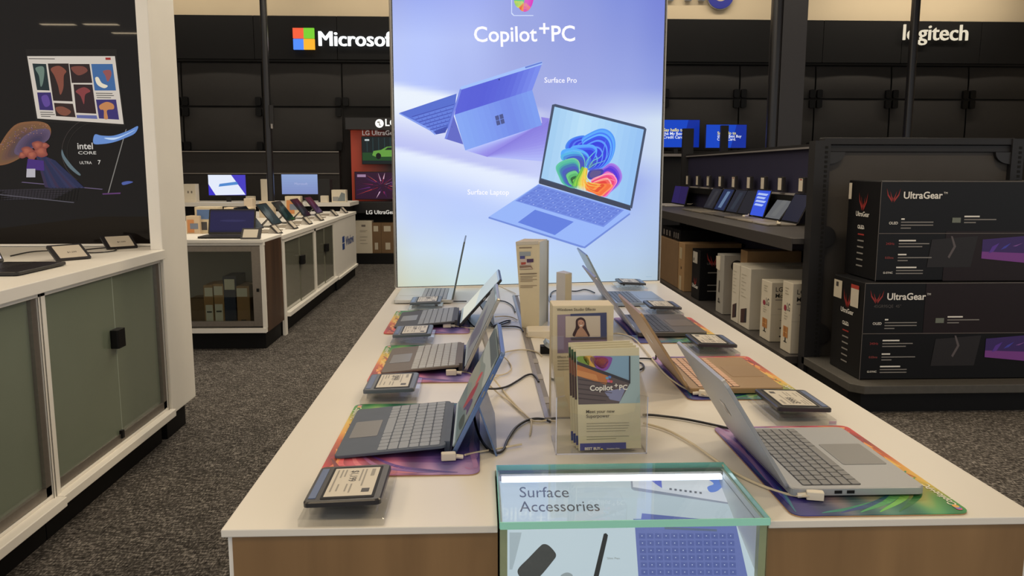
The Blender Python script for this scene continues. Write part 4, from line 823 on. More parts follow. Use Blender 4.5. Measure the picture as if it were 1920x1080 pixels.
FC = Fr((GX0+.004, p1.y, p1.z), (1, 0, 0), vv); GW_, GH_ = GX1-GX0-.008, (p0-p1).length
def gpan():
    return E((208, 224, 234), .8)
b = MB(); b.T = T; b.add([FC.at(0, 0), FC.at(GW_, 0), FC.at(GW_, GH_), FC.at(0, GH_), FC.at(0, 0, -.004), FC.at(GW_, 0, -.004), FC.at(GW_, GH_, -.004), FC.at(0, GH_, -.004)], [(0, 1, 2, 3), (7, 6, 5, 4), (0, 4, 5, 1), (1, 5, 6, 2), (2, 6, 7, 3), (3, 7, 4, 0)], gpan())
k = lambda a, c: (900+a/3.3103, 860+c/3.3103)
def cp(pts, c, off):
    q = [FC.px(*k(*p)) for p in pts]; q = [(min(GW_, max(0, x)), min(GH_, max(0, y))) for x, y in q]
    ar = sum(q[i][0]*q[(i+1) % len(q)][1]-q[(i+1) % len(q)][0]*q[i][1] for i in range(len(q)))
    b.poly(FC, q if ar > 0 else q[::-1], off, E(c, .9))
cp([(935, 128), (1600, 128), (1605, 282), (1590, 282), (955, 198), (938, 186)], (150, 158, 176), .0004)
cp([(945, 128), (1600, 128), (1600, 272), (950, 178)], (222, 226, 236), .0007)
cp([(1050, 128), (1130, 128), (1130, 186), (1090, 160)], (120, 130, 220), .001); cp([(1125, 128), (1420, 128), (1420, 204), (1130, 190)], (232, 236, 242), .0012); cp(blob([(1420, 130), (1490, 128), (1520, 150), (1480, 200), (1430, 212), (1410, 180), (1450, 160)]), (104, 140, 226), .0014)
for q in range(7): cp([(1175+31*q, 186+4*q), (1190+31*q, 188+4*q), (1190+31*q, 200+4*q), (1175+31*q, 198+4*q)], (110, 114, 124), .0016)
cp([(950, 375), (1000, 375), (1005, 340), (1620, 395), (1660, 730), (985, 760), (960, 400)], (108, 120, 180), .0004)
for r in range(6):
    for q in range(13):
        x = 985+50*q+r*3; y = 465+45*r; 
        if x < 1560: cp([(x, y), (x+40, y+2), (x+41, y+34), (x+1, y+32)], (92, 104, 164), .0008); cp([(x+17, y+14), (x+23, y+14), (x+23, y+20), (x+17, y+20)], (190, 200, 230), .0011)
cp([(1145, 425), (1470, 440), (1470, 454), (1145, 440)], (100, 112, 140), .0008)
cp(blob([(235, 690), (300, 620), (370, 548), (395, 532), (425, 540), (460, 575), (472, 605), (450, 640), (370, 735), (300, 790), (250, 740)], 4), (66, 68, 68), .0006)
cp([(768, 468), (782, 464), (794, 476), (790, 500), (736, 735), (704, 735)], (46, 48, 50), .0006)
cp([(183, 460), (258, 460), (250, 500), (215, 640), (200, 690), (183, 690)], (170, 184, 192), .0006)
cp(blob([(500, 728), (540, 708), (575, 725), (560, 760), (510, 760)]), (150, 160, 164), .0006)
b.build('graphic_panel', o)
b = MB(); b.T = T; GI = P((74, 80, 92))
b.ptext(FC, 'Surface', k(247, 243), k(553, 243), .0012, GI, squash=1.3); b.ptext(FC, 'Accessories', k(247, 333), k(745, 328), .0012, GI, squash=1.3); b.build('lettering', o); b = MB(); b.T = T; b.ptext(FC, 'Slim Pen', k(790, 628), k(868, 628), .0012, P((150, 160, 166))); b.build('lettering', o)

# ---- light box
LA = Vector((.006, 2.398, H)); LB = Vector((1.22, 2.585, H)); LU = (LB-LA).normalized(); LN_ = LU.cross(Vector((0, 0, 1)))
o = thing('light_box', 'tall glowing light box poster at the far end of the demo table', 'light box', LA); T = TM(o).inverted(); LWD = (LB-LA).length
FL = Fr(LA, LU, (0, 0, 1)); zt = 2.42-H
zb = FL.px(990, 532.8)[1]
xl = FL.px(737, 400)[0]; xr = FL.px(1237, 400)[0]
b = MB(); b.T = T; AF = M('silver_frame', (176, 170, 160), .35, .6); fb = lambda a0, b0, a1, b1, m: b.add([FL.at(a0, b0, 0), FL.at(a1, b0, 0), FL.at(a1, b1, 0), FL.at(a0, b1, 0), FL.at(a0, b0, -.12), FL.at(a1, b0, -.12), FL.at(a1, b1, -.12), FL.at(a0, b1, -.12)], [(0, 1, 2, 3), (7, 6, 5, 4), (0, 4, 5, 1), (1, 5, 6, 2), (2, 6, 7, 3), (3, 7, 4, 0)], m)
fb(0, 0, LWD, zb, WPAINT); fb(0, zb, .008, zt, AF); fb(LWD-.012, zb, LWD, zt, AF); fb(0, zt, LWD, zt+.01, AF); b.build('frame', o)
b = MB(); b.T = T; fb(.004, zb, LWD-.004, zt-.002, P((60, 60, 62))); b.build('back_shell', o, bevel=0); 
# printed, backlit artwork: a coarse grid of print colours on the sheet
XS = [715, 790, 870, 985, 1090, 1170, 1250]; YS = [-190, 0, 75, 150, 165, 225, 290, 340, 410, 470, 540]
GC = [[(140,155,228)]*2+[(160,176,240)]+[(150,166,236)]*2+[(122,140,224)]*2,
 [(160,172,230),(156,172,240),(158,172,240),(150,162,226),(136,150,220),(124,140,218),(112,126,212)],
 [(182,196,244),(180,196,250),(176,190,244),(152,164,224),(144,156,222),(136,150,220),(120,136,214)],
 [(184,198,246),(178,194,250),(170,184,240),(158,168,226),(152,164,226),(148,162,226),(136,152,222)],
 [(222,234,250),(196,208,248),(170,180,232),(158,168,226),(154,166,228),(150,164,228),(140,156,224)],
 [(226,238,248),(222,232,250),(196,204,240),(162,166,224),(186,196,242),(200,214,244),(206,222,240)],
 [(206,222,250),(208,220,250),(216,226,252),(188,194,244),(150,160,232),(190,206,242),(200,216,238)],
 [(190,206,250),(182,200,250),(186,202,252),(212,224,254),(190,204,246),(150,168,234),(176,194,238)],
 [(202,216,236),(190,208,248),(184,204,250),(180,200,248),(176,196,244),(170,192,240),(172,194,230)],
 [(206,212,200),(204,222,238),(200,222,250),(190,214,252),(182,206,244),(178,202,236),(170,192,222)],
 [(206,200,170),(200,212,196),(200,220,216),(194,216,226),(186,208,222),(180,202,216),(172,190,200)]]
def lerp2(x, y):
    i = max(k for k in range(len(XS)-1) if XS[k] <= x or k == 0); j = max(k for k in range(len(YS)-1) if YS[k] <= y or k == 0)
    s = min(1, max(0, (x-XS[i])/(XS[i+1]-XS[i]))); t = min(1, max(0, (y-YS[j])/(YS[j+1]-YS[j]))); s = s*s*(3-2*s); 
    return [((GC[j][i][c]*(1-s)+GC[j][i+1][c]*s)*(1-t)+(GC[j+1][i][c]*(1-s)+GC[j+1][i+1][c]*s)*t) for c in range(3)]
NX, NY = 72, 96; vs = []; cols = []
for j in range(NY+1):
    for i in range(NX+1):
        a = .009+(LWD-.022)*i/NX; z = zb+.003+(zt-zb-.006)*j/NY; vs.append(tuple(T @ FL.at(a, z, .0005)))
        d = Vector(FL.at(a, z))-CAM; px = 960+FPX*d.dot(_r)/d.dot(_f); py = 540-FPX*d.dot(_u)/d.dot(_f)
        mixc = lambda p, q, t: tuple(a_*(1-t)+b_*t for a_, b_ in zip(p, q)); sm = lambda t: (lambda u: u*u*(3-2*u))(min(1, max(0, t)))
        y1 = 156+(px-725)*.17; y2 = 276+(px-735)*.215; left = 1-sm((px-930)/140)
        base = lerp2(px, py); up = lerp2(px, min(py, 148))
        beam = mixc((232, 240, 251), (186, 192, 242), sm((py-y1-30)/max(20, y2-y1-30))); low = mixc((226, 235, 252), lerp2(px, max(py, 345)), sm((py-y2-4)/75))
        lc = mixc(up, beam, sm((py-y1+9)/18)); lc = mixc(lc, low, sm((py-y2+6)/12))
        cols.append(lin(mixc(base, lc, left)))
fs = [(j*(NX+1)+i, j*(NX+1)+i+1, (j+1)*(NX+1)+i+1, (j+1)*(NX+1)+i) for j in range(NY) for i in range(NX)]
me = bpy.data.meshes.new('artwork'); me.from_pydata(vs, [], fs); at = me.color_attributes.new('print', 'FLOAT_COLOR', 'POINT')
for i, c in enumerate(cols): at.data[i].color = (*c, 1)
m = M('backlit_print', (200, 210, 240), .35); nt = m.node_tree; an = nt.nodes.new('ShaderNodeAttribute'); an.attribute_name = 'print'; bs = nt.nodes['Principled BSDF']
nt.links.new(an.outputs['Color'], bs.inputs['Emission Color']); bs.inputs['Emission Strength'].default_value = 1; bs.inputs['Base Color'].default_value = (.03, .03, .03, 1); bs.inputs['Specular IOR Level'].default_value = .2
me.materials.append(m); art = bpy.data.objects.new('artwork', me); COL.objects.link(art); art.parent = o
b = MB(); b.T = T
kA = lambda a, c: (720+a/3.6, c/3.6); kB = lambda a, c: (720+a/3.623, 280+c/3.623); kP = lambda a, c: (a, c)
def lp(pts, c, off, kk=kA):
    q = [FL.px(*kk(*p)) for p in pts]; ar = sum(q[i][0]*q[(i+1) % len(q)][1]-q[(i+1) % len(q)][0]*q[i][1] for i in range(len(q)))
    b.poly(FL, q if ar > 0 else q[::-1], .0005+off, E(c))
def gq(q, cols, n, off, kk=kA):
    a, b1, c, d = [Vector(v) for v in q]
    for i in range(n):
        u0, u1 = i/n, (i+1)/n; f = (i+.5)/n*(len(cols)-1); k = min(int(f), len(cols)-2); f -= k
        lp([tuple(a.lerp(b1, u0)), tuple(a.lerp(b1, u1)), tuple(d.lerp(c, u1)), tuple(d.lerp(c, u0))], tuple(int(x*(1-f)+y*f) for x, y in zip(cols[k], cols[k+1])), off, kk)
# tablet computer print
lp([(105, 762), (490, 632), (470, 800), (415, 890), (350, 905), (320, 872)], (84, 108, 204), .0006)
lp([(105, 762), (320, 872), (350, 905), (345, 912), (312, 884), (100, 768)], (130, 156, 236), .0008)
kT = lambda a, c: (740+a/5.4, 100+c/5.4)
lp([(165, 642), (605, 512), (525, 770), (412, 800)], (98, 124, 218), .0008, kT)
for r in range(7):
    x, y = 168+37*r, 640+26*r; ex, ey = 603-13*r, 512+42*r; lp([(x, y), (ex, ey), (ex-2, ey+9), (x+12, y+7)], (66, 82, 178), .0009+.00001*r, kT)
for r in range(6):
    for q in range(6):
        x = 235+37*r+(56-5*r)*q; y = 638+26*r-(16-1.2*r)*q+(4*r)*q*.2; lp([(x, y), (x+5, y-1), (x+9, y+14), (x+4, y+15)], (70, 88, 184), .00105, kT)
lp([(340, 885), (430, 850), (415, 895), (352, 908)], (62, 78, 170), .001)
gq([(515, 600), (1068, 425), (1000, 608), (475, 775)], [(88, 96, 214), (84, 92, 212), (92, 104, 218), (122, 142, 236)], 14, .0012)
lp([(512, 600), (520, 586), (1062, 414), (1070, 424), (1066, 436), (520, 606)], (160, 190, 248), .0018); lp([(512, 600), (524, 602), (425, 935), (408, 938)], (116, 132, 224), .0018)
lp([(950, 452), (1064, 417), (1068, 426), (955, 462)], (100, 124, 210), .002)
lp([(470, 780), (415, 938), (535, 975)], (96, 104, 196), .001); lp([(1060, 790), (1120, 800), (1070, 850)], (140, 130, 224), .0008)
gq([(1115, 800), (1065, 845), (548, 1015), (700, 1060)], [(140, 130, 224), (150, 144, 232), (164, 168, 242), (182, 194, 250)], 12, .0007); gq([(1115, 800), (1090, 1090), (700, 1060), (700, 1050)], [(132, 122, 220), (146, 140, 230), (176, 186, 248)], 12, .00072)
gq([(475, 775), (1000, 608), (1065, 845), (548, 1015)], [(132, 166, 242), (124, 154, 238), (114, 138, 230), (124, 156, 238)], 14, .0016)
for i in (0, 1):
    for j in (0, 1): x, y = 748+29*i+7*j, 785+33*j-9*i; lp([(x, y), (x+24, y-8), (x+31, y+22), (x+7, y+30)], (74, 84, 140), .002)
lp([(772, 534), (780, 531), (782, 540), (774, 543)], (40, 44, 110), .0018)
b.build('tablet_picture', art); b = MB(); b.T = T
# laptop print
lp([(1035, 196.5), (1041, 195), (1208, 238), (1212, 242), (1185, 391), (1180, 390), (1010, 342)], (66, 78, 104), .001, kP)
lp([(1039.5, 200), (1207, 243), (1181.5, 385), (1014.5, 334)], (166, 200, 238), .0013, kP); gq([(1039.5, 200), (1207, 243), (1181.5, 385), (1014.5, 334)], [(158, 200, 238), (184, 220, 246), (164, 206, 244), (146, 190, 240)], 14, .0014, kP)
def petal(pts, c, off, n=5, c2=None, to=(1098, 326)):
    base = blob(pts, n); c2 = c2 or tuple(min(255, int(v*.72+60)) for v in c)
    for s in range(6):
        f = s/6; m_ = (base if s == 0 else [(x+(to[0]-x)*f*.75, y+(to[1]-y)*f*.75) for x, y in base])
        lp(m_, tuple(int(c[j]*(1-f)+c2[j]*f) for j in range(3)), off+.00003*s, kP)
kC = lambda a, c: (1010+a/5.143, 190+c/5.143)
ZO = [.0020]
def nest(pts, to, st):
    base = blob(pts, 5)
    for f, c in st:
        ZO[0] += .00002; lp([(x+(to[0]-x)*f, y+(to[1]-y)*f) for x, y in base], c, ZO[0], kC)
def strip(pts, w, c, c2=None):
    sp = [(q.x, q.y) for q in spline([(x, y, 0) for x, y in pts], 6)]; n = len(sp); ZO[0] += .00002
    for j in range(n-1):
        d = Vector((sp[j+1][0]-sp[j][0], sp[j+1][1]-sp[j][1])).normalized(); nn = (-d.y, d.x); f = j/(n-1); w0 = w*math.sin(math.pi*(.12+.8*f)); w1 = w*math.sin(math.pi*(.12+.8*(j+1)/(n-1)))
        cc = c if c2 is None else tuple(int(c[k]*(1-f)+c2[k]*f) for k in range(3)); cc = tuple(v//8*8 for v in cc)
        lp([sp[j], sp[j+1], (sp[j+1][0]+nn[0]*w1, sp[j+1][1]+nn[1]*w1), (sp[j][0]+nn[0]*w0, sp[j][1]+nn[1]*w0)], cc, ZO[0], kC)
LBL, MBL, DBL = (90, 166, 250), (64, 110, 242), (52, 62, 220)
nest([(260, 420), (300, 368), (380, 335), (450, 335), (450, 400), (400, 440), (320, 450), (262, 460)], (440, 430), [(0, (70, 130, 236)), (.1, MBL), (.2, (56, 76, 220)), (.35, (84, 120, 240)), (.45, DBL), (.6, (96, 110, 236)), (.7, DBL)])
nest([(415, 360), (500, 300), (600, 263), (680, 285), (728, 350), (738, 440), (712, 540), (660, 615), (590, 655), (500, 670), (458, 645), (470, 560), (430, 440)], (480, 635), [(0, (78, 150, 246)), (.04, LBL), (.1, (66, 120, 244)), (.14, (96, 174, 252)), (.19, (54, 84, 232)), (.25, (60, 70, 226)), (.29, (90, 150, 250)), (.34, DBL), (.42, (58, 66, 222)), (.46, (96, 146, 250)), (.5, DBL), (.62, (60, 70, 214)), (.66, (100, 160, 236)), (.7, (60, 80, 200)), (.84, (84, 110, 170))])
nest([(300, 470), (330, 430), (430, 418), (520, 420), (562, 462), (548, 530), (500, 590), (450, 640), (420, 560), (360, 500)], (465, 615), [(0, LBL), (.1, (84, 150, 248)), (.16, (64, 96, 238)), (.26, DBL), (.5, (58, 60, 210)), (.6, (70, 120, 220))])
nest([(212, 500), (240, 465), (320, 452), (420, 470), (480, 520), (474, 590), (446, 640), (420, 580), (360, 520), (260, 530), (222, 560)], (450, 600), [(0, (84, 168, 248)), (.12, (96, 180, 244)), (.22, (70, 130, 236)), (.36, (64, 84, 214))])
nest([(214, 520), (300, 490), (390, 495), (440, 548), (440, 650), (395, 660), (370, 590), (300, 560), (228, 570)], (425, 640), [(0, (84, 178, 226)), (.12, (72, 140, 214)), (.25, (64, 88, 196)), (.5, (74, 82, 180))])
nest([(163, 640), (195, 592), (260, 562), (330, 550), (376, 585), (392, 660), (380, 760), (350, 838), (236, 800), (190, 720)], (372, 800), [(0, (96, 196, 160)), (.06, (84, 186, 160)), (.14, (72, 164, 164)), (.2, (66, 120, 176)), (.3, (72, 92, 186)), (.42, (70, 100, 160)), (.48, (110, 200, 130)), (.58, (90, 180, 110)), (.68, (50, 100, 60)), (.78, (130, 200, 80))])
nest([(590, 680), (640, 625), (690, 596), (745, 612), (790, 668), (802, 740), (765, 812), (690, 880), (648, 922), (600, 900), (640, 780)], (600, 820), [(0, (170, 128, 226)), (.05, (150, 104, 224)), (.12, (110, 66, 218)), (.2, (84, 50, 214)), (.3, (120, 60, 200)), (.36, (226, 110, 190)), (.44, (240, 100, 160))])
nest([(480, 680), (520, 655), (610, 655), (620, 690), (570, 735), (500, 755), (468, 730)], (540, 700), [(0, (64, 66, 160)), (.3, (96, 84, 140))])
nest([(500, 765), (590, 715), (690, 690), (735, 722), (755, 775), (715, 840), (645, 918), (600, 905), (560, 850)], (560, 860), [(0, (248, 150, 190)), (.06, (240, 90, 160)), (.16, (232, 70, 120)), (.28, (250, 170, 170)), (.34, (240, 100, 90)), (.46, (226, 66, 60))])
nest([(440, 780), (520, 785), (600, 792), (690, 795), (712, 822), (650, 880), (600, 916), (520, 885), (455, 855)], (470, 800), [(0, (250, 150, 100)), (.08, (240, 110, 60)), (.25, (244, 130, 64)), (.34, (226, 84, 46)), (.5, (246, 150, 70)), (.62, (240, 120, 50))])
for k in range(11):
    x = 320+14*k; c = [(90, 180, 80), (124, 206, 84), (150, 214, 76), (110, 190, 70), (180, 218, 76), (214, 222, 80), (236, 220, 86), (250, 214, 90), (252, 196, 80), (250, 222, 130), (248, 176, 70)][k]
    strip([(420+5*k, 630+2*k), (396+7*k, 700), (345+11*k, 780), (x, 830+4*k)], 17, tuple(int(v*.92) for v in c), c)
for (p0, p1, p2, p3), c, c2, w_ in ((((468, 640), (456, 700), (490, 775), (600, 800)), (190, 220, 80), (252, 214, 110), 11), (((456, 650), (448, 720), (480, 800), (600, 820)), (220, 226, 90), (252, 180, 80), 10), (((448, 660), (440, 760), (480, 840), (590, 890)), (250, 220, 90), (250, 140, 60), 10), (((478, 640), (520, 570), (600, 520), (640, 380)), (120, 210, 190), (96, 160, 250), 9), (((472, 650), (540, 600), (640, 560), (690, 440)), (130, 214, 170), (90, 130, 250), 8),
    (((452, 640), (460, 570), (520, 500), (556, 470)), (110, 206, 170), (110, 190, 252), 9), (((440, 640), (436, 570), (400, 500), (330, 480)), (120, 210, 150), (120, 200, 246), 8), (((386, 680), (384, 600), (340, 556), (250, 566)), (150, 220, 130), (130, 210, 170), 10), (((500, 770), (560, 735), (650, 700), (735, 715)), (252, 200, 130), (252, 190, 220), 7), (((520, 785), (600, 760), (680, 750), (745, 770)), (252, 190, 120), (250, 150, 180), 7), (((480, 665), (560, 650), (640, 640), (700, 600)), (90, 110, 200), (170, 120, 230), 8)):
    strip([p0, p1, p2, p3], w_, c, c2)
lp([(1013, 336), (1181, 386), (1182.5, 394), (1182, 395), (1010, 344)], (60, 68, 88), .002, kP)
lp([(1050, 235), (1675, 415), (1668, 432), (1360, 660), (712, 458)], (150, 180, 246), .0016, kB); lp([(712, 458), (1360, 660), (1668, 432), (1672, 442), (1365, 672), (1340, 668), (708, 468)], (112, 138, 216), .0018, kB)
lp([(1048, 240), (1630, 412), (1490, 528), (890, 350)], (116, 142, 226), .002, kB)
import itertools
def quad(u, v, q): (ax, ay), (bx, by), (cx, cy), (dx, dy) = q; return (ax*(1-u)*(1-v)+bx*u*(1-v)+cx*u*v+dx*(1-u)*v, ay*(1-u)*(1-v)+by*u*(1-v)+cy*u*v+dy*(1-u)*v)
KQ = ((1050, 250), (1620, 412), (1487, 520), (898, 350))
for r, c in itertools.product(range(6), range(14)):
    u0, u1, v0, v1 = (c+.08)/14, (c+.92)/14, (r+.08)/6, (r+.9)/6; lp([quad(u0, v0, KQ), quad(u1, v0, KQ), quad(u1, v1, KQ), quad(u0, v1, KQ)], (102, 126, 214), .0023, kB)
    if (r+c) % 2: um, vm = (c+.45)/14, (r+.45)/6; lp([quad(um, vm, KQ), quad(um+.012, vm, KQ), quad(um+.012, vm+.04, KQ), quad(um, vm+.04, KQ)], (170, 190, 248), .0025, kB)
lp([(1025, 410), (1288, 492), (1160, 582), (908, 496)], (98, 126, 220), .002, kB)
b.build('laptop_picture', art); b = MB(); b.T = T
# icon
lp([(958.5, 0), (960, 0), (960, 24), (964, 28.5), (1000, 28.5), (1000, 30), (963, 30), (958.5, 26)], (206, 218, 250), .0008, kP); lp([(958.5, -22), (1008, -22), (1008, -20.5), (960, -20.5), (960, 0), (958.5, 0)], (206, 218, 250), .0008, kP)
for pts, c in (([(966, -14), (984, -18), (982, 2), (978, 12), (968, 12), (964, 2)], (70, 190, 130)), ([(964, 2), (976, 0), (980, 12), (970, 14)], (220, 220, 60)), ([(984, -4), (990, -10), (1001, -12), (998, 8), (990, 20), (980, 20)], (214, 60, 190)), ([(980, 12), (992, 8), (994, 16), (986, 21), (977, 20)], (240, 150, 70)), ([(972, 11), (981, 10), (982, 19), (976, 19)], (226, 100, 60))): petal(pts, c, .001, to=(983, 4))
b.build('printed_icon', art); b = MB(); b.T = T; lp([(1211, 518.5), (1222, 518.5), (1222, 519.3), (1211, 519.3)], (150, 176, 200), .0006, kP)
b.build('fine_print', art)
b = MB(); b.T = T; LT = E((246, 244, 254), 1.05)
for t, p0, p1, bd in (('Copilot', (889, 78.5), (1007, 77.5), .014), ('+', (1011, 68), (1030, 68), .012), ('PC', (1034, 77.3), (1078, 77), .014), ('Surface Pro', (1020.5, 155), (1081, 155.2), .006), ('Surface Laptop', (876.5, 364.5), (954, 365), .006)):
    b = MB(); b.T = T; b.ptext(FL, t, p0, p1, .0035, LT, bd); b.build('lettering', art)
# ---------------------------------------------------------------- things on the demo table
def mat_material():
    m = M('desk_mat_print', (120, 80, 120), .55); nt = m.node_tree; L = nt.links.new; bs = nt.nodes['Principled BSDF']; N = nt.nodes.new
    tc = N('ShaderNodeTexCoord'); nz = N('ShaderNodeTexNoise'); nz.inputs['Scale'].default_value = 5; nz.inputs['Detail'].default_value = 1.5
    L(tc.outputs['Object'], nz.inputs['Vector']); sp = N('ShaderNodeSeparateXYZ'); L(tc.outputs['Object'], sp.inputs[0])
    def math_(op, a, c, d=None):
        q = N('ShaderNodeMath'); q.operation = op
        for i, v in enumerate((a, c, d)):
            if v is None: continue
            if isinstance(v, (int, float)): q.inputs[i].default_value = v
            else: L(v, q.inputs[i])
        return q.outputs[0]
    # curved petal bands
    dist = math_('MULTIPLY_ADD', nz.outputs['Fac'], .5, -.25)
    wv = N('ShaderNodeTexWave'); wv.wave_type = 'RINGS'; wv.inputs['Scale'].default_value = 3.2; wv.inputs['Distortion'].default_value = 2.2; wv.inputs['Detail'].default_value = .5; wv.inputs['Detail Scale'].default_value = 1.2; wv.wave_profile = 'SIN'
    mp = N('ShaderNodeMapping'); mp.inputs['Location'].default_value = (.1, -.12, 0); mp.inputs['Scale'].default_value = (1, 1.5, 1); L(tc.outputs['Object'], mp.inputs[0]); L(mp.outputs[0], wv.inputs['Vector'])
    x = math_('MULTIPLY_ADD', sp.outputs['X'], 2.35, .5); x = math_('ADD', x, dist); x = math_('MULTIPLY_ADD', wv.outputs['Fac'], .12, x)
    def ramp(st):
        r = N('ShaderNodeValToRGB'); e = r.color_ramp.elements; e[0].position = st[0][0]; e[0].color = (*lin(st[0][1]), 1); e[1].position = st[-1][0]; e[1].color = (*lin(st[-1][1]), 1)
        for p, c in st[1:-1]: k = e.new(p); k.color = (*lin(c), 1)
        return r
    fr = ramp([(.02, (60, 150, 84)), (.12, (96, 164, 72)), (.2, (160, 170, 70)), (.36, (224, 190, 84)), (.55, (226, 160, 70)), (.7, (204, 104, 62)), (.85, (150, 66, 66)), (1, (196, 60, 60))])
    bk = ramp([(.0, (30, 64, 122)), (.1, (34, 48, 120)), (.18, (36, 38, 112)), (.3, (36, 30, 100)), (.55, (46, 38, 116)), (.75, (70, 56, 136)), (.9, (96, 78, 150)), (1, (150, 120, 170))])
    L(x, fr.inputs[0]); L(x, bk.inputs[0])
    y = math_('MULTIPLY_ADD', sp.outputs['Y'], 4.6, .62); y = math_('MULTIPLY_ADD', dist, -.8, y); cl = N('ShaderNodeClamp'); L(y, cl.inputs[0])
    mx = N('ShaderNodeMix'); mx.data_type = 'RGBA'; L(cl.outputs[0], mx.inputs['Factor']); L(fr.outputs[0], mx.inputs[6]); L(bk.outputs[0], mx.inputs[7])
    mz = N('ShaderNodeMix'); mz.data_type = 'RGBA'; mz.blend_type = 'SOFT_LIGHT'; mz.inputs['Factor'].default_value = .4; L(mx.outputs[2], mz.inputs[6]); L(wv.outputs['Color'], mz.inputs[7])
    L(mz.outputs[2], bs.inputs['Base Color']); return m
MATM = mat_material(); RUB = M('mat_rubber_edge', (168, 128, 84), .7)
def desk_mat(x, y, rz, label, wd=.425):
    t = thing('desk_mat', label, 'desk mat', (x, y, H), rz, 'colourful desk mats')
    b = MB(); b.rbox(-wd/2, -.1375, wd/2, .1375, .0003, .002, .018, RUB); b.build('rubber_base', t)
    b = MB(); b.rbox(-wd/2, -.1375, wd/2, .1375, .002, .0034, .018, MATM); b.build('printed_top', t)
    b = MB(); F = Fr((0, 0, .0034), (1, 0, 0), (0, 1, 0)); zz = 0; hw = wd/2-.004
    def swirl(p, w0, c, c2):
        nonlocal zz
        sp = [(q.x, q.y) for q in spline([(x, y, 0) for x, y in p], 6)]; n = len(sp); zz += .000012
        for j in range(n-1):
            d = Vector((sp[j+1][0]-sp[j][0], sp[j+1][1]-sp[j][1])).normalized(); nn = (-d.y, d.x); wa, wb_ = (w0*math.sin(math.pi*(.04+.9*t/(n-1))) for t in (j, j+1)); f = j/(n-1)
            q = [sp[j], sp[j+1], (sp[j+1][0]+nn[0]*wb_, sp[j+1][1]+nn[1]*wb_), (sp[j][0]+nn[0]*wa, sp[j][1]+nn[1]*wa)]
            if all(abs(x) < hw and abs(y) < .1345 for x, y in q): b.poly(F, q, .0001+zz, P(tuple(int(a*(1-f)+e*f)//10*10 for a, e in zip(c, c2)), .55))
    for k in range(5): swirl([(-.205, .09-.03*k), (-.19+.012*k, .02-.03*k), (-.15+.02*k, -.06-.012*k), (-.07+.03*k, -.128)], .014, ((30, 130, 126), (44, 60, 140), (70, 160, 100), (110, 190, 90), (40, 110, 70))[k], ((96, 170, 70), (60, 150, 80), (150, 200, 100), (190, 206, 90), (120, 170, 60))[k])
    for k in range(6): swirl([(-.12+.05*k, -.13), (-.06+.05*k, -.118+.004*(k % 2)), (0+.045*k, -.128), (.07+.03*k, -.122)], .012, ((226, 200, 90), (170, 84, 40), (240, 206, 120), (206, 96, 50), (250, 180, 100), (120, 50, 60))[k], ((240, 170, 70), (230, 140, 60), (220, 120, 50), (150, 60, 50), (200, 70, 60), (190, 60, 70))[k])
    for k in range(6): swirl([(.205, .1-.035*k), (.19, .05-.035*k), (.165, -.01-.03*k), (.10, -.07-.012*k)], .011, ((60, 44, 130), (110, 90, 170), (200, 120, 150), (240, 150, 150), (220, 90, 90), (240, 160, 110))[k], ((120, 70, 150), (190, 110, 150), (230, 130, 130), (220, 80, 90), (160, 60, 70), (236, 180, 90))[k])
    for k in range(5): swirl([(-.2+.03*k, .128), (-.12+.05*k, .118), (-.02+.05*k, .126), (.08+.025*k, .112)], .009, ((40, 120, 140), (50, 60, 150), (80, 70, 160), (120, 100, 180), (150, 120, 180))[k], ((50, 60, 140), (90, 80, 170), (110, 90, 170), (160, 130, 190), (190, 140, 180))[k])
    b.build('petal_print', t)
    b = MB(); F = Fr((0, 0, .0042), (1, 0, 0), (0, 1, 0)); b.text(F, 'Copilot+PC', -.185, -.132, .085, 0, P((228, 226, 206)), .02)
    for k, c in enumerate(((220, 90, 140), (90, 130, 210), (230, 170, 80))): b.poly(F, blob([(-.197+.004*k+.006*math.cos(a), -.126+.005*math.sin(a)) for a in [q*1.2566 for q in range(5)]], 3), .0001*k, P(c))
    b.build('lettering', t); return t
LR, RR = -math.pi/2, math.pi/2
desk_mat(.238, .41, LR, 'colourful desk mat under the blue keyboard tablet')
desk_mat(.235, 1.02, LR, 'colourful desk mat under the grey keyboard tablet')
desk_mat(.205, 1.62, LR, 'colourful desk mat under the black keyboard tablet')
desk_mat(.984, .222, RR, 'colourful desk mat under the silver laptop nearest the glass case')
desk_mat(.988, .845, RR, 'colourful desk mat under the gold laptop')
desk_mat(.985, 1.455, RR, 'colourful desk mat under the dark graphite laptop')

def photo_scr(b, F, w, h):
    b.rect(F, 0, 0, w, h, 0, E((118, 122, 112), .8)); b.poly(F, [(0, .0), (w, 0), (w, .25*h), (.0, .3*h)], .0004, E((96, 108, 104), .8))
    q = lambda pts, c, off: b.poly(F, [(w*x, h*y) for x, y in blob(pts, 3)], off, E(c, .8))
    q([(.0, .75), (.3, .68), (.6, .74), (1.0, .64), (1.0, .9), (.6, .95), (.2, .92), (.0, .9)], (152, 152, 140), .0006); q([(.0, .3), (.3, .42), (.5, .36), (.62, .5), (.3, .62), (0, .56)], (132, 128, 112), .0008)
    q([(.5, .2), (.62, .28), (.74, .42), (.7, .58), (.58, .5), (.5, .36)], (140, 46, 58), .001); q([(.6, .22), (.76, .3), (.9, .3), (.86, .44), (.72, .4)], (66, 44, 84), .0012); q([(.56, .5), (.66, .6), (.64, .68), (.54, .62)], (176, 66, 70), .0014)
    q([(.7, .12), (.95, .16), (.98, .26), (.74, .24)], (58, 66, 60), .0013)
    b.rect(F, .0, .86*h, w, h, .0016, E((76, 82, 82), .8)); b.rect(F, 0, 0, w, .05*h, .0016, E((168, 172, 168), .8))
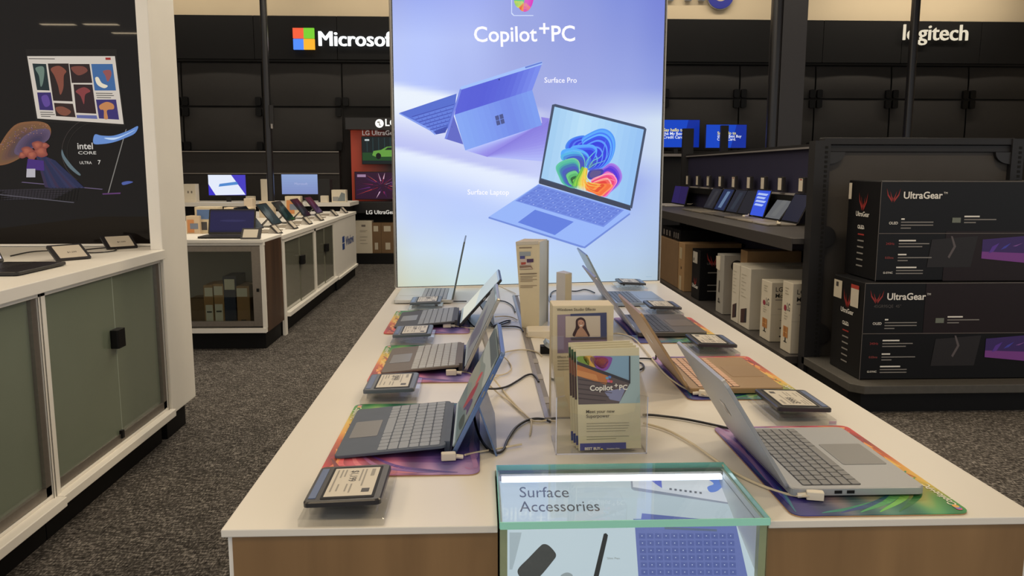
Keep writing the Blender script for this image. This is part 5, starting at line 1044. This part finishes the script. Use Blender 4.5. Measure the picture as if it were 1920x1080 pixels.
def glow_scr(c, c2):
    def f(b, F, w, h):
        b.rect(F, 0, 0, w, h, 0, E(c)); b.rect(F, 0, 0, w, .06*h, .0006, E((228, 232, 238)))
        for k in range(5):
            a = k*1.05+.4; q = [(.5, .5), (.5+.16*math.cos(a-.5), .5+.24*math.sin(a-.5)), (.5+.24*math.cos(a), .5+.36*math.sin(a)), (.5+.17*math.cos(a+.5), .5+.25*math.sin(a+.5))]
            b.poly(F, [(w*x, h*y) for x, y in blob(q, 4)], .0004+.00005*k, E(tuple(min(255, v+14*k) for v in c2)))
    return f
def pale_scr(b, F, w, h):
    b.rect(F, 0, 0, w, h, 0, E((196, 206, 206), .8)); b.poly(F, [(.0, .0), (w, 0), (w, .4*h), (0, .55*h)], .0004, E((222, 222, 206), .8)); b.rect(F, 0, 0, w, .06*h, .0006, E((150, 160, 165), .8))
def grey_scr(b, F, w, h):
    b.rect(F, 0, 0, w, h, 0, E((126, 124, 122), .8)); b.poly(F, [(.1*w, .2*h), (.5*w, .1*h), (.9*w, .5*h), (.4*w, .8*h)], .0004, E((96, 92, 104), .8)); b.rect(F, 0, 0, w, .06*h, .0006, E((150, 152, 150), .8))
def surface_pro(label, x, y, rz, shell, cover, keyc, scr, lean=27, foot=.09, th=.0085, hinge_dz=.018, rot2=0):
    """detachable tablet with keyboard cover and kickstand; user at -y"""
    t = thing('tablet_computer', label, 'tablet', (x, y, H+.0036), rz+rot2, 'keyboard tablets on the demo table'); w = .287
    K = Matrix.Rotation(math.atan2(hinge_dz, .2), 4, 'X'); K = Matrix.Translation((0, -.201, 0)) @ K
    b = MB(); b.T = K; b.rbox(-w/2, 0, w/2, .201, 0, .005, .01, cover, inset=.001); kc = b.build('keyboard_cover', t)
    b = MB(); b.T = K; kx = w/2-.006; y0, y1 = .076, .191; rh = (y1-y0)/6
    for r in range(6):
        ws = [1.2, 1, 1, 1, 5.2, 1, 1, 1, 1, 1] if r == 0 else ([1.8]+[1]*10+[1.9] if r in (1, 2) else [1]*13)
        tot = sum(ws); xx = -kx
        for ww in ws:
            kw = ww/tot*2*kx; b.prism(rrect(xx+.001, y0+r*rh+.001, xx+kw-.001, y0+(r+1)*rh-.001, .0016, 1), .005, .0064, keyc, inset=.0004); xx += kw
    b.build('keys', kc)
    b = MB(); b.T = K; b.rbox(-.05, .012, .05, .066, .005, .0056, .004, M(cover.name+'_pad', (122, 122, 126), .35)); b.build('trackpad', kc)
    b = MB(); b.T = Matrix.Translation((0, 0, .0)); b.box((-w/2+.02, -.004, .002), (w/2-.02, .006, hinge_dz+.006), cover); b.build('magnetic_flap', kc)
    L = Matrix.Translation((0, .012, .004)) @ Matrix.Rotation(-math.radians(lean), 4, 'X')
    b = MB(); b.T = L; b.prism(rrect(-w/2, 0, w/2, .209, .011), -th/2, th/2, shell, fn=lambda a, c, z: (a, z, c)); tb = b.build('tablet_body', t, bevel=.0016)
    b = MB(); b.T = L; b.prism(rrect(-w/2+.003, .003, w/2-.003, .206, .009), th/2, th/2+.0004, M('black_bezel', (14, 14, 17), .12, coat=.6), fn=lambda a, c, z: (a, -z, c))
    F = Fr((-w/2+.011, -th/2-.0007, .011), (1, 0, 0), (0, 0, 1)); scr(b, F, w-.022, .187); b.build('screen', tb)
    b = MB(); b.T = L
    for z in (.12, .155): b.box((w/2-.001, -.0015, z), (w/2+.0008, .0015, z+.012), M('port_metal', (170, 170, 172), .25, .9))
    b.build('port', tb)
    hp = L @ Vector((0, th/2, .1)); ft = Vector((0, hp.y+.055 if foot is None else foot, -.0032)); d = (ft-hp).normalized(); nn = Vector((0, d.z, -d.y))
    b = MB(); pr_ = [(-w/2+.006, 0), (w/2-.006, 0), (w/2-.012, (ft-hp).length), (-w/2+.012, (ft-hp).length)]
    b.prism(pr_, -.001, .0025, shell, fn=lambda a, c, z: tuple(Vector((a, 0, 0))+hp+d*c+nn*z)); b.build('kickstand', t, bevel=.0008); return t
BLUES = M('tablet_blue_shell', (98, 122, 168), .3, .6); GREYS = M('tablet_silver_shell', (170, 166, 158), .3, .7); BLKS = M('tablet_black_shell', (40, 40, 44), .35, .4)
surface_pro('blue tablet with slate keyboard nearest on the left of the table', .315, .42, LR, BLUES, M('slate_cover', (76, 86, 102), .6, noise=.05), M('slate_keys', (140, 146, 156), .5), photo_scr, 26, .092)
surface_pro('grey brown tablet with pale keys second on the left side', .325, 1.025, LR, GREYS, M('taupe_cover', (102, 92, 84), .6, noise=.05), M('pale_keys', (164, 164, 162), .5), grey_scr, 25, .085)
surface_pro('black tablet with leaning white screen third on the left side', .295, 1.63, LR, BLKS, M('black_cover', (66, 66, 70), .6, noise=.05), M('grey_keys', (140, 144, 150), .5), pale_scr, 42, .13)
SILV = M('silver_laptop', (166, 168, 171), .36, .35); SKEY = M('silver_keys', (122, 122, 121), .5); GOLD = M('gold_laptop', (162, 132, 95), .38, .35); GKEY = M('gold_keys', (206, 164, 132), .5)
GRAPH = M('graphite_laptop', (92, 84, 78), .4, .4); BKEY = M('black_keys', (52, 54, 60), .5); SAPH = M('pale_blue_laptop', (150, 164, 182), .36, .4); BLK2 = M('saph_keys', (112, 124, 140), .5); PLAT = M('platinum_laptop', (206, 206, 202), .35, .3)
lapx('laptop', 'silver laptop nearest the glass case on the right of the table', 'laptop', (.868, .225, H+.0036), RR, .304, .217, .212, 32, SILV, E((150, 190, 235)), SKEY, padc=M('silver_pad', (132, 132, 131), .35, .3), group='laptops on the demo table', scrart=glow_scr((150, 190, 235), (60, 90, 190)))
lapx('laptop', 'gold laptop, second on the right side of the table', 'laptop', (.862, .82, H+.0036), RR, .31, .22, .215, 33, GOLD, E((220, 190, 150)), GKEY, padc=M('gold_pad', (160, 130, 94), .35, .3), group='laptops on the demo table', scrart=glow_scr((220, 190, 150), (150, 90, 60)))
lapx('laptop', 'dark graphite laptop, third on the right side of the table', 'laptop', (.868, 1.475, H+.0036), RR, .325, .217, .225, 37, GRAPH, E((120, 160, 220)), BKEY, padc=M('graph_pad', (112, 100, 90), .35, .3), group='laptops on the demo table', lidc=M('grey_lid', (150, 150, 156), .3, .5), scrart=glow_scr((120, 160, 220), (50, 60, 170)))
lapx('laptop', 'pale blue laptop farthest on the right side by the light box', 'laptop', (.885, 2.06, H), RR, .305, .215, .215, 28, SAPH, E((150, 180, 220)), BLK2, group='laptops on the demo table', lidc=M('sage_lid', (150, 160, 158), .3, .5), scrart=glow_scr((150, 180, 220), (70, 100, 190)))
lapx('laptop', 'platinum white laptop with upright screen at the far left', 'laptop', (.266, 2.17, H), LR, .33, .228, .238, 12, PLAT, E((120, 150, 190)), M('plat_keys', (176, 176, 172), .5), group='laptops on the demo table', lidc=M('lid_green_grey', (104, 112, 108), .35, .5), scrart=glow_scr((120, 150, 190), (60, 80, 170)))
b = MB(); nl = bpy.data.objects  # side ports of the nearest silver laptop
for p in [c for c in COL.objects if c.get('label', '').startswith('silver laptop nearest')]:
    for yy, ww in ((-.028, .007), (-.075, .012), (-.095, .012)):
        b = MB(); b.box((-.1528, yy-ww/2, .007), (-.1518, yy+ww/2, .012), BLACK); b.build('port', p)

EP = M('e_paper_tag', (208, 200, 184), .42); TF = M('tag_frame_black', (44, 43, 46), .32, noise=.05); TSL = M('tag_slate_frame', (86, 92, 102), .35)
def price_tag(x, y, rz, label, price, light=False, sg=-1):
    t = thing('price_display', label, 'price display', (x, y, H), rz, 'price displays on the demo table')
    b = MB(); b.rbox(-.1, -.063, .1, .063, 0.0003, .011, .004, CLEAR, inset=.001); st = b.build('acrylic_base', t)
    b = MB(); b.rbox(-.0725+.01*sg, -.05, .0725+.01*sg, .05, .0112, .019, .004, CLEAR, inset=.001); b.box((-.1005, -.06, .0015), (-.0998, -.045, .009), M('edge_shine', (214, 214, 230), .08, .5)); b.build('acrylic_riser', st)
    for sx in (-.05, .04):
        for sy in (-.035, .035): b = MB(); b.tube([(sx, sy, .019), (sx, sy, .0255)], .005, BLACK, 8); b.build('foot', t)
    K = Matrix.Translation((.013*sg, 0, .025)) @ Matrix.Rotation(math.radians(2.0), 4, 'X')
    FRM = TSL if light else TF
    b = MB(); b.T = K; b.rbox(-.073, -.0575, .073, .0575, 0, .0085, .008, FRM, inset=.002); fr = b.build('frame', t)
    b = MB(); b.T = K; b.rbox(-.064, -.034, .064, .046, .0086, .0092, .002, BLACK); b.rbox(-.057, -.03, .057, .042, .0092, .0096, .001, EP)
    F = Fr((0, 0, .0098), (1, 0, 0), (0, 1, 0)); ink = P((66, 62, 60)); lt = P((150, 144, 134))
    b.text(F, price, -.045, -.002, .045, 0, ink, .015); b.rect(F, .03, .024, .045, .036, 0, ink); b.rect(F, -.05, .03, -.02, .036, 0, lt)
    for q, (xx, yy, ww) in enumerate(((-.05, .02, .07), (-.05, .014, .05), (-.05, -.012, .03), (.01, .004, .035), (.01, -.003, .03), (-.05, -.018, .034), (.01, -.016, .028), (-.05, -.025, .09))): b.rect(F, xx, yy, xx+ww, yy+.0025, 0, lt)
    b.build('screen', fr)
    b = MB(); b.T = K; b.box((-.06, -.052, .0084), (.06, -.041, .0093), M('blue_stripe', (98, 116, 156), .3, .3)); b.build('blue_stripe', fr); return t
for i, y in enumerate((.105, .72, 1.33, 1.925)):
    price_tag(.172, y, LR, ('price display nearest the oak front on the left of the table', 'price display between the blue and grey keyboard tablets', 'price display between the grey and black keyboard tablets', 'price display between the black tablet and upright white laptop')[i], ('$1,199', '$999', '$1,099', '$899')[i], i > 0, 1)
for i, y in enumerate((.545, 1.16, 1.79, 2.42)):
    price_tag(1.046, y, RR, ('price display between the silver and gold laptops', 'price display between the gold and graphite laptops', 'price display between the graphite and pale blue laptops', 'price display against the light box at the far right')[i], ('$999', '$1,399', '$1,299', '$899')[i])

# ---- sign blocks, brochures, trough
SGN = M('sign_card', (206, 192, 160), .6, noise=.02)
o = thing('sign_block', 'cream sign block with a picture of a smiling woman on a laptop screen', 'sign', (.59, .52, H)); T = TM(o).inverted(); Y0 = .512
b = MB(); b.T = T; b.box((.527, Y0, H+.0003), (.654, Y0+.07, 1.101), SGN); b.build('body', o, bevel=.0015)
F = Fr((.527, Y0-.0008, H), (1, 0, 0), (0, 0, 1)); k8 = lambda a, c: (920+a/3.175, 540+c/3.175)
b = MB(); b.T = T
def sp_(pts, c, off):
    q = [F.px(*k8(*p)) for p in pts]; ar = sum(q[i][0]*q[(i+1) % len(q)][1]-q[(i+1) % len(q)][0]*q[i][1] for i in range(len(q))); b.poly(F, q if ar > 0 else q[::-1], off, P(c))
sp_([(397, 160), (690, 146), (693, 380), (398, 388)], (140, 122, 138), 0); sp_([(475, 154), (690, 146), (692, 294), (476, 300)], (60, 66, 104), .0003); sp_([(397, 290), (692, 285), (693, 380), (398, 388)], (124, 104, 130), .0002)
sp_([(445, 168), (652, 165), (654, 290), (446, 294)], (198, 184, 166), .0006); sp_([(478, 300), (692, 294), (692, 306), (478, 312)], (70, 58, 72), .0008); sp_([(482, 322), (692, 316), (692, 344), (484, 350)], (172, 154, 144), .0008)
sp_(blob([(508, 190), (536, 174), (562, 190), (572, 240), (590, 285), (560, 290), (500, 290), (488, 275), (505, 235)]), (60, 36, 40), .001)
sp_(blob([(520, 196), (537, 188), (554, 198), (556, 220), (538, 238), (522, 222)]), (188, 142, 120), .0012); sp_([(500, 290), (516, 252), (530, 236), (546, 236), (562, 255), (582, 289)], (176, 136, 112), .0011); sp_([(528, 220), (548, 219), (544, 227), (532, 228)], (226, 216, 206), .0014)
sp_([(524, 207), (532, 206), (532, 209), (524, 210)], (70, 44, 40), .0014); sp_([(544, 206), (552, 206), (552, 209), (544, 209)], (70, 44, 40), .0014)
for q, ww in enumerate((250, 280, 270, 255)): sp_([(398, 430+17*q), (398+ww, 424+17*q), (398+ww, 430+17*q), (398, 437+17*q)], (158, 146, 120), .0003)
b.build('picture', o)
b = MB(); b.T = T; b.ptext(F, 'Windows Studio Effects', k8(394, 137), k8(625, 134), .0004, P((92, 84, 74)), .008); b.ptext(F, 'Effects for', k8(398, 418), k8(480, 416), .0004, P((110, 100, 86)), .008); b.build('lettering', o)
# far folded sign
o = thing('sign_block', 'tall cream folded sign with small pictures standing in front of the light box', 'sign', (.54, 1.52, H)); T = TM(o).inverted()
zt2 = 1.147; A0, A1, A2, A3 = (.512, 1.50), (.572, 1.49), (.607, 1.61), (.53, 1.63)
b = MB(); b.T = T; b.add([(.515, 1.5, H+.0003), (A1[0], A1[1], H+.0003), (A2[0], A2[1], H+.0003), (A3[0], A3[1], H+.0003), (.494, 1.5, zt2), (A1[0], A1[1], zt2), (A2[0], A2[1], zt2), (A3[0], A3[1], zt2)], [(0, 3, 2, 1), (4, 5, 6, 7), (0, 1, 5, 4), (2, 3, 7, 6), (3, 0, 4, 7)], SGN)
b.add([(A1[0], A1[1], H), (A2[0], A2[1], H), (A2[0], A2[1], zt2), (A1[0], A1[1], zt2)], [(0, 1, 2, 3)], M('sign_side_white', (206, 212, 214), .4)); b.build('body', o)
F = Fr((.494, 1.4995, H), (A1[0]-.494, A1[1]-1.5, 0), (0, 0, 1)); b = MB(); b.T = T; k9 = lambda a, c: (940+a/7.717, 440+c/7.717)
def s9(pts, c, off=.001):
    q = [F.px(*k9(*p)) for p in pts]; ar = sum(q[i][0]*q[(i+1) % len(q)][1]-q[(i+1) % len(q)][0]*q[i][1] for i in range(len(q))); b.poly(F, q if ar > 0 else q[::-1], off, P(c))
s9([(215, 105), (535, 95), (535, 140), (220, 150)], (190, 182, 168)); s9([(262, 248), (425, 245), (425, 305), (265, 308)], (140, 148, 154)); s9([(270, 308), (340, 306), (340, 350), (270, 352)], (70, 70, 130)); s9([(272, 352), (420, 350), (420, 440), (275, 446)], (190, 172, 164))
s9([(285, 400), (358, 396), (352, 430), (288, 436)], (160, 66, 50), .0015); s9([(368, 352), (465, 348), (465, 398), (370, 404)], (70, 44, 80), .0015); s9([(265, 450), (430, 446), (460, 498), (270, 506)], (130, 104, 88)); s9([(268, 486), (420, 470), (455, 492), (272, 500)], (186, 170, 150), .0014)
s9([(258, 182), (440, 178), (440, 194), (258, 198)], (130, 112, 92)); s9([(268, 562), (515, 554), (515, 568), (268, 576)], (120, 104, 86))
for q in range(6): s9([(275, 600+24*q+(40 if q > 3 else 0)), (515-60*(q % 2), 594+24*q+(40 if q > 3 else 0)), (515-60*(q % 2), 602+24*q+(40 if q > 3 else 0)), (275, 609+24*q+(40 if q > 3 else 0))], (140, 122, 100))
b.build('print', o)
b = MB(); b.T = T; b.box((A2[0]-.004, A2[1]-.004, H), (A2[0]+.005, A2[1]+.004, zt2-.004), M('sign_post_grey', (160, 158, 150), .4)); b.build('edge_strip', o)
o = thing('sign_block', 'small white block sign standing behind the woman picture sign', 'sign', (.71, 2.0, H)); b = MB(); b.T = Matrix.Translation((-.71, -2.0, -H))
b.prism([(.676, 2.0), (.705, 1.96), (.735, 1.975), (.71, 2.05)], H+.0003, .985, M('block_sign_white', (204, 200, 196), .5)); b.build('body', o, bevel=.0015)
b = MB(); b.T = Matrix.Translation((-.71, -2.0, -H)); F = Fr((.705, 1.96, H), (.03, .015, 0), (0, 0, 1)); b.rect(F, .003, .004, .03, .12, .0006, SGN); b.build('face', o)
# clear holder with leaflets
o = thing('brochure_holder', 'clear acrylic leaflet holder in the middle of the table front', 'leaflet holder', (.598, .3, H)); T = TM(o).inverted()
hx0, hx1, hy0, hy1 = .515, .683, .293, .40
b = MB(); b.T = T; th = .0025
b.prism([(hx0, .0003), (hx1, .0003), (hx1, .108), (hx1-.016, .112), (hx1-.02, .105), (hx1-.024, .08), (hx1-.05, .074), (hx0+.05, .074), (hx0+.024, .08), (hx0+.02, .105), (hx0+.016, .112), (hx0, .108)], 0, th, CLEAR, fn=lambda a, c, z: (a, hy0+z, H+c)); b.build('front_wall', o)
b = MB(); b.T = T; b.box((hx0, hy1, H+.0003), (hx1, hy1+th, H+.2), CLEAR); b.build('back_wall', o)
for x in (hx0, hx1-th):
    b = MB(); b.T = T; b.add([(x, hy0+th, H), (x+th, hy0+th, H), (x+th, hy1, H), (x, hy1, H), (x, hy0+th, H+.108), (x+th, hy0+th, H+.108), (x+th, hy1, H+.15), (x, hy1, H+.15)], [(0, 3, 2, 1), (4, 5, 6, 7), (0, 1, 5, 4), (1, 2, 6, 5), (2, 3, 7, 6), (3, 0, 4, 7)], CLEAR); b.build('side_wall', o)
b = MB(); b.T = T; b.box((hx0, hy0, H+.0003), (hx1, hy1, H+.003), CLEAR); b.build('floor_plate', o)
b = MB(); b.T = T; EL = M('acrylic_edge_gleam', (206, 206, 220), .15, coat=.5)  # pale strips paint the bright lines along the clear edges
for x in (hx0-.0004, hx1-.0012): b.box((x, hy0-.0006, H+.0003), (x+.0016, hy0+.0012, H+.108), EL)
b.box((hx0, hy0-.0006, H+.0003), (hx1, hy0+.0006, H+.0026), EL); b.build('polished_edge_gleam', o)
kb = lambda a, c: (1040+a/5.4, 660+c/5.4)
for i in range(4):
    t = thing('leaflet', ('front leaflet with bright laptop picture in the clear holder', 'second leaflet in the clear holder, its left edge showing', 'third leaflet in the clear holder, its dark left edge showing', 'rearmost leaflet in the clear holder, its top edge showing')[i], 'leaflet', (.612-.004*i, .302+.012*i, H+.004), 0, 'leaflets in the clear holder'); Ti = TM(t).inverted()
    L0 = Vector((.553-.0032*i, .303+.013*i, H+.004)); ln = math.radians(4.5); uu = Vector((1, .0, 0)); v_ = Vector((-.03, math.sin(ln), math.cos(ln))).normalized()
    u2 = (uu-v_*uu.dot(v_)).normalized(); F = Fr(L0+u2*.0055, u2, v_); b = MB(); b.T = Ti; W8, H8 = .1165, .188+.0015*i
    b.add([F.at(0, 0), F.at(W8, 0), F.at(W8, H8), F.at(0, H8), F.at(0, 0, -.0035), F.at(W8, 0, -.0035), F.at(W8, H8, -.0035), F.at(0, H8, -.0035)], [(0, 1, 2, 3), (7, 6, 5, 4), (0, 4, 5, 1), (1, 5, 6, 2), (2, 6, 7, 3), (3, 7, 4, 0)], P((208, 198, 164))); b.build('sheet', t)
    b = MB(); b.T = Ti; cl = lambda q: (min(W8, max(0, q[0])), min(H8, max(0, q[1])))
    def lf(pts, c, off):
        q = [cl(F.px(*kb(*p))) for p in pts]; ar = sum(q[j][0]*q[(j+1) % len(q)][1]-q[(j+1) % len(q)][0]*q[j][1] for j in range(len(q)))
        if abs(ar) > 1e-7: b.poly(F, q if ar > 0 else q[::-1], off, P(c))
    if i:
        b.rect(F, 0, .092, W8, H8-.008, .0003, P((84, 66, 66))); b.rect(F, 0, .135, W8, H8-.02, .0006, P((132, 84, 66))); b.rect(F, 0, H8-.028, W8, H8-.008, .0006, P((60, 90, 66))); b.rect(F, 0, .006, W8, .024, .0003, P((44, 48, 128))); b.build('print', t); continue
    lf([(215, 45), (865, 35), (865, 515), (240, 532)], (160, 182, 184), .0003)
    lf([(225, 45), (760, 40), (760, 295), (225, 95)], (130, 164, 190), .0006)
    for pts, c in (([(230, 48), (330, 48), (350, 130), (300, 120), (235, 92)], (120, 150, 60)), ([(290, 48), (400, 48), (420, 150), (340, 130)], (206, 160, 70)), ([(360, 48), (560, 48), (578, 90), (540, 170), (490, 190), (420, 160)], (132, 74, 160)), ([(390, 60), (500, 52), (545, 90), (520, 150), (470, 165), (410, 120)], (196, 86, 110)), ([(420, 80), (500, 70), (520, 110), (470, 150), (420, 130)], (214, 120, 90))): lf(blob(pts, 3), c, .0009)
    lf([(225, 92), (762, 290), (762, 318), (225, 124)], (58, 54, 60), .0012); lf([(752, 40), (764, 40), (764, 318), (752, 318)], (40, 40, 46), .0013)
    lf([(225, 120), (762, 316), (650, 520), (240, 532)], (96, 84, 84), .0006); lf([(225, 125), (560, 250), (520, 330), (225, 240)], (186, 116, 66), .0009); lf([(225, 180), (420, 230), (440, 290), (225, 240)], (206, 140, 84), .0011); lf([(500, 400), (720, 360), (660, 500), (560, 480)], (134, 138, 172), .0009)
    for q in range(5): lf([(240, 270+48*q), (640-30*q, 330+40*q), (640-30*q, 336+40*q), (240, 279+48*q)], (70, 60, 62), .001)
    for (x, y, c) in ((520, 250, (110, 160, 190)), (545, 240, (90, 130, 200)), (560, 285, (210, 90, 90)), (535, 280, (190, 110, 160))): lf(blob([(x, y), (x+25, y+4), (x+20, y+26), (x-4, y+20)], 3), c, .0014)
    lf([(256, 926), (722, 914), (724, 1016), (258, 1028)], (44, 48, 132), .0006)
    for q, (y, ww) in enumerate(((722, 430), (748, 432), (775, 420), (802, 395), (856, 430), (882, 300))): lf([(322, y), (322+ww, y-9), (322+ww, y-4), (322, y+6)], (150, 142, 116), .0006)
    b.build('print', t); b = MB(); b.T = Ti
    for tx, p0, p1, c, bd in (('Copilot', (356, 390), (588, 383), (232, 226, 214), .025), ('+', (604, 362), (640, 360), (232, 226, 214), .02), ('PC', (652, 382), (735, 380), (232, 226, 214), .025), ('Meet your new', (318, 618), (606, 612), (80, 72, 66), .006), ('Superpower', (319, 665), (556, 658), (80, 72, 66), .006), ('BEST BUY', (304, 990), (462, 986), (232, 224, 200), .03), ('Imagine that.', (527, 984), (660, 980), (214, 208, 200), .01)):
        b.ptext(F, tx, kb(*p0), kb(*p1), .0017, P(c), bd)
    lf([(464, 974), (488, 974), (488, 990), (464, 990)], (220, 200, 90), .0016); b.build('lettering', t)
# cable trough
o = thing('cable_trough', 'long white cable trough with aluminium rails along the table middle', 'cable trough', (.58, .51, H)); T = TM(o).inverted()
b = MB(); b.T = T
b.box((.512, .51, H+.0002), (.522, 2.2, H+.003), ALU); b.box((.652, .51, H+.0002), (.662, 2.2, H+.003), ALU); b.box((.522, .51, H+.0002), (.652, .518, H+.003), ALU); b.box((.522, 2.19, H+.0002), (.652, 2.2, H+.003), ALU); b.build('rail', o)
b = MB(); b.T = T; b.box((.534, .519, H+.0002), (.651, 2.188, H+.002), WHITE); b.build('lid', o)
b = MB(); b.T = T; b.box((.522, .519, H+.0001), (.534, 2.188, H+.0009), M('slot_grey', (120, 114, 108), .6)); 
for y in (.62, .83, 1.0, 1.33): b.box((.521, y, H+.0009), (.535, y+.05, H+.0022), M('slot_clip', (150, 142, 128), .5))
b.build('slot', o)
o = thing('alarm_box', 'flat white alarm box on the trough left of the woman picture sign', 'alarm', (.57, 1.36, H+.002)); b = MB(); b.rbox(-.045, -.025, .045, .06, .0002, .021, .008, WPLAS, inset=.002); b.build('housing', o); b = MB(); b.tube([(-.045, 0, .012), (-.05, -.02, .003), (.02, -.05, .003)], .0015, CORDW, 6); b.build('lead', o)
o = thing('sensor_stand', 'small silver sensor stand half hidden by the woman picture sign', 'sensor', (.56, 1.12, H+.002)); b = MB(); b.T = Matrix.Rotation(.6, 4, 'Y'); b.rbox(-.018, -.03, .018, .03, .022, .034, .005, M('sensor_silver', (168, 174, 176), .25, .4)); b.build('head', o); b = MB(); b.rbox(-.012, -.015, .022, .015, .0002, .022, .004, BLACK); b.build('foot', o)

# ---- cables
def cable(pix, r, m, name, label, lift=None, plug=None, cat='cable', group=None):
    z0 = H+.0042; pts = []
    for i, p in enumerate(pix): pts.append(hz(p[0], p[1], z0 + (p[2] if len(p) > 2 else 0)))
    t = thing(name, label, cat, tuple(pts[0]), 0, group); Ti = TM(t).inverted()
    b = MB(); b.T = Ti; b.tube(spline(pts, 7), r, m, 7); b.build('cord', t, smooth=True)
    if plug:
        c = hz(plug[0], plug[1], H+.0115); b = MB(); b.T = Ti @ Matrix.Translation(c) @ Matrix.Rotation(plug[2], 4, 'Z'); b.rbox(-.013, -.0065, .013, .0065, -.0065, .0065, .002, WPLAS, inset=.001); b.tube([(.013, 0, -.001), (.026, 0, -.003)], .0042, WPLAS, 8); b.build('plug', t)
    return t
WC = 'white security cables'; KC = 'black charging cables'
cable([(872, 853, .004), (885, 850), (905, 846), (930, 842), (955, 837), (978, 833)], .0019, CORDW, 'security_cable', 'white cable with plug at the near edge of the blue tablet', plug=(841, 855, .1), group=WC)
cable([(863, 697, .004), (874, 698), (886, 702), (900, 708), (915, 712), (935, 705)], .0018, CORDW, 'security_cable', 'white cable with plug at the near edge of the grey tablet', plug=(846, 698, .1), group=WC)
cable([(852, 611, .004), (864, 613), (880, 615), (900, 615)], .0018, CORDW, 'security_cable', 'white cable with plug at the near edge of the black tablet', plug=(838, 610, .1), group=WC)
cable([(925, 710, .02), (940, 728), (960, 752), (980, 773), (996, 787), (1010, 790), (1025, 788)], .0021, CORDW, 'security_cable', 'white cable running from behind the blue tablet to the trough', group=WC)
cable([(917, 722, .02), (935, 738), (955, 752), (975, 770), (994, 786), (996, 800), (993, 815)], .0018, CORDW, 'security_cable', 'white cable drooping beside another behind the blue tablet', group=WC)
cable([(940, 662, .02), (958, 658), (975, 656), (992, 657), (1008, 661), (1016, 668)], .0021, CORDW, 'security_cable', 'white cable arching from the grey tablet to the silver sensor', group=WC)
cable([(940, 666, .02), (952, 676), (959, 688), (953, 698), (940, 703), (928, 703)], .0017, CORDW, 'security_cable', 'looped white cable behind the blue tablet top corner', group=WC)
cable([(889, 745, .06), (888, 770, .03), (893, 800, .012), (903, 826), (917, 843), (931, 849), (944, 843), (952, 825), (966, 803), (984, 790), (1002, 785), (1020, 786), (1033, 791)], .0027, CORDB, 'charging_cable', 'black cable looping behind the blue tablet to the trough front', group=KC)
cable([(905, 728, .04), (930, 729, .012), (950, 725), (970, 714), (986, 704), (998, 702), (1006, 709), (1010, 716)], .0026, CORDB, 'charging_cable', 'black cable rising to the trough beside the blue tablet', group=KC)
cable([(893, 577, .03), (878, 590), (879, 600), (886, 610), (893, 614)], .0025, CORDB, 'charging_cable', 'black cable hanging behind the black tablet', group=KC)
cable([(905, 566, .01), (925, 564), (945, 565), (960, 573), (966, 585)], .0024, CORDB, 'charging_cable', 'black cable curving from the black tablet to the trough', group=KC)
cable([(922, 612, .005), (935, 607), (948, 602), (957, 601), (953, 604), (935, 610), (925, 612), (945, 612), (965, 612), (976, 615), (981, 622)], .0024, CORDB, 'charging_cable', 'black cable with a flat loop beside the trough rail', group=KC)
cable([(924, 530, .06), (935, 536, .02), (950, 543), (962, 548), (967, 551)], .0018, CORDW, 'security_cable', 'white cable from the black tablet to the tall cream sign', group=WC)
cable([(928, 594, .006), (945, 593), (960, 595), (970, 600)], .002, CORDW, 'security_cable', 'white cable crossing toward the trough behind the grey tablet', group=WC)
cable([(850, 565, .0), (862, 565), (875, 565)], .0022, CORDB, 'charging_cable', 'short black cable behind the upright white laptop', group=KC)
cable([(1205, 778), (1222, 778), (1250, 781), (1280, 785), (1312, 791), (1340, 797), (1366, 803, .004)], .0026, CORDB, 'charging_cable', 'black cable from the leaflet holder to the silver laptop', group=KC)
cable([(1518, 930, .007), (1500, 930, .004), (1470, 925), (1435, 913), (1400, 898), (1370, 882), (1335, 858), (1295, 830), (1250, 806), (1206, 793)], .0023, CORDW, 'security_cable', 'white cable with plug at the near edge of the silver laptop', plug=(1528, 928, 2.9), group=WC)
cable([(1322, 740, .008), (1300, 736), (1275, 723), (1250, 704), (1230, 682), (1212, 660), (1195, 640), (1180, 630), (1160, 625), (1148, 626)], .0023, CORDW, 'security_cable', 'white cable with plug at the near edge of the gold laptop', plug=(1321, 737, 2.8), group=WC)
cable([(1197, 672), (1210, 672), (1222, 673), (1229, 674), (1230, 666, .01)], .0024, CORDB, 'charging_cable', 'short black cable behind the gold laptop lid', group=KC)
cable([(1196, 679), (1204, 682), (1207, 688), (1203, 692), (1197, 694)], .0026, CORDB, 'charging_cable', 'small black cable bend beside the front leaflets', group=KC)
cable([(1032, 556), (1034, 549), (1042, 545), (1060, 545), (1080, 546), (1095, 543), (1106, 545), (1115, 549)], .0026, CORDB, 'charging_cable', 'dark cable along the table in front of the light box', group=KC)
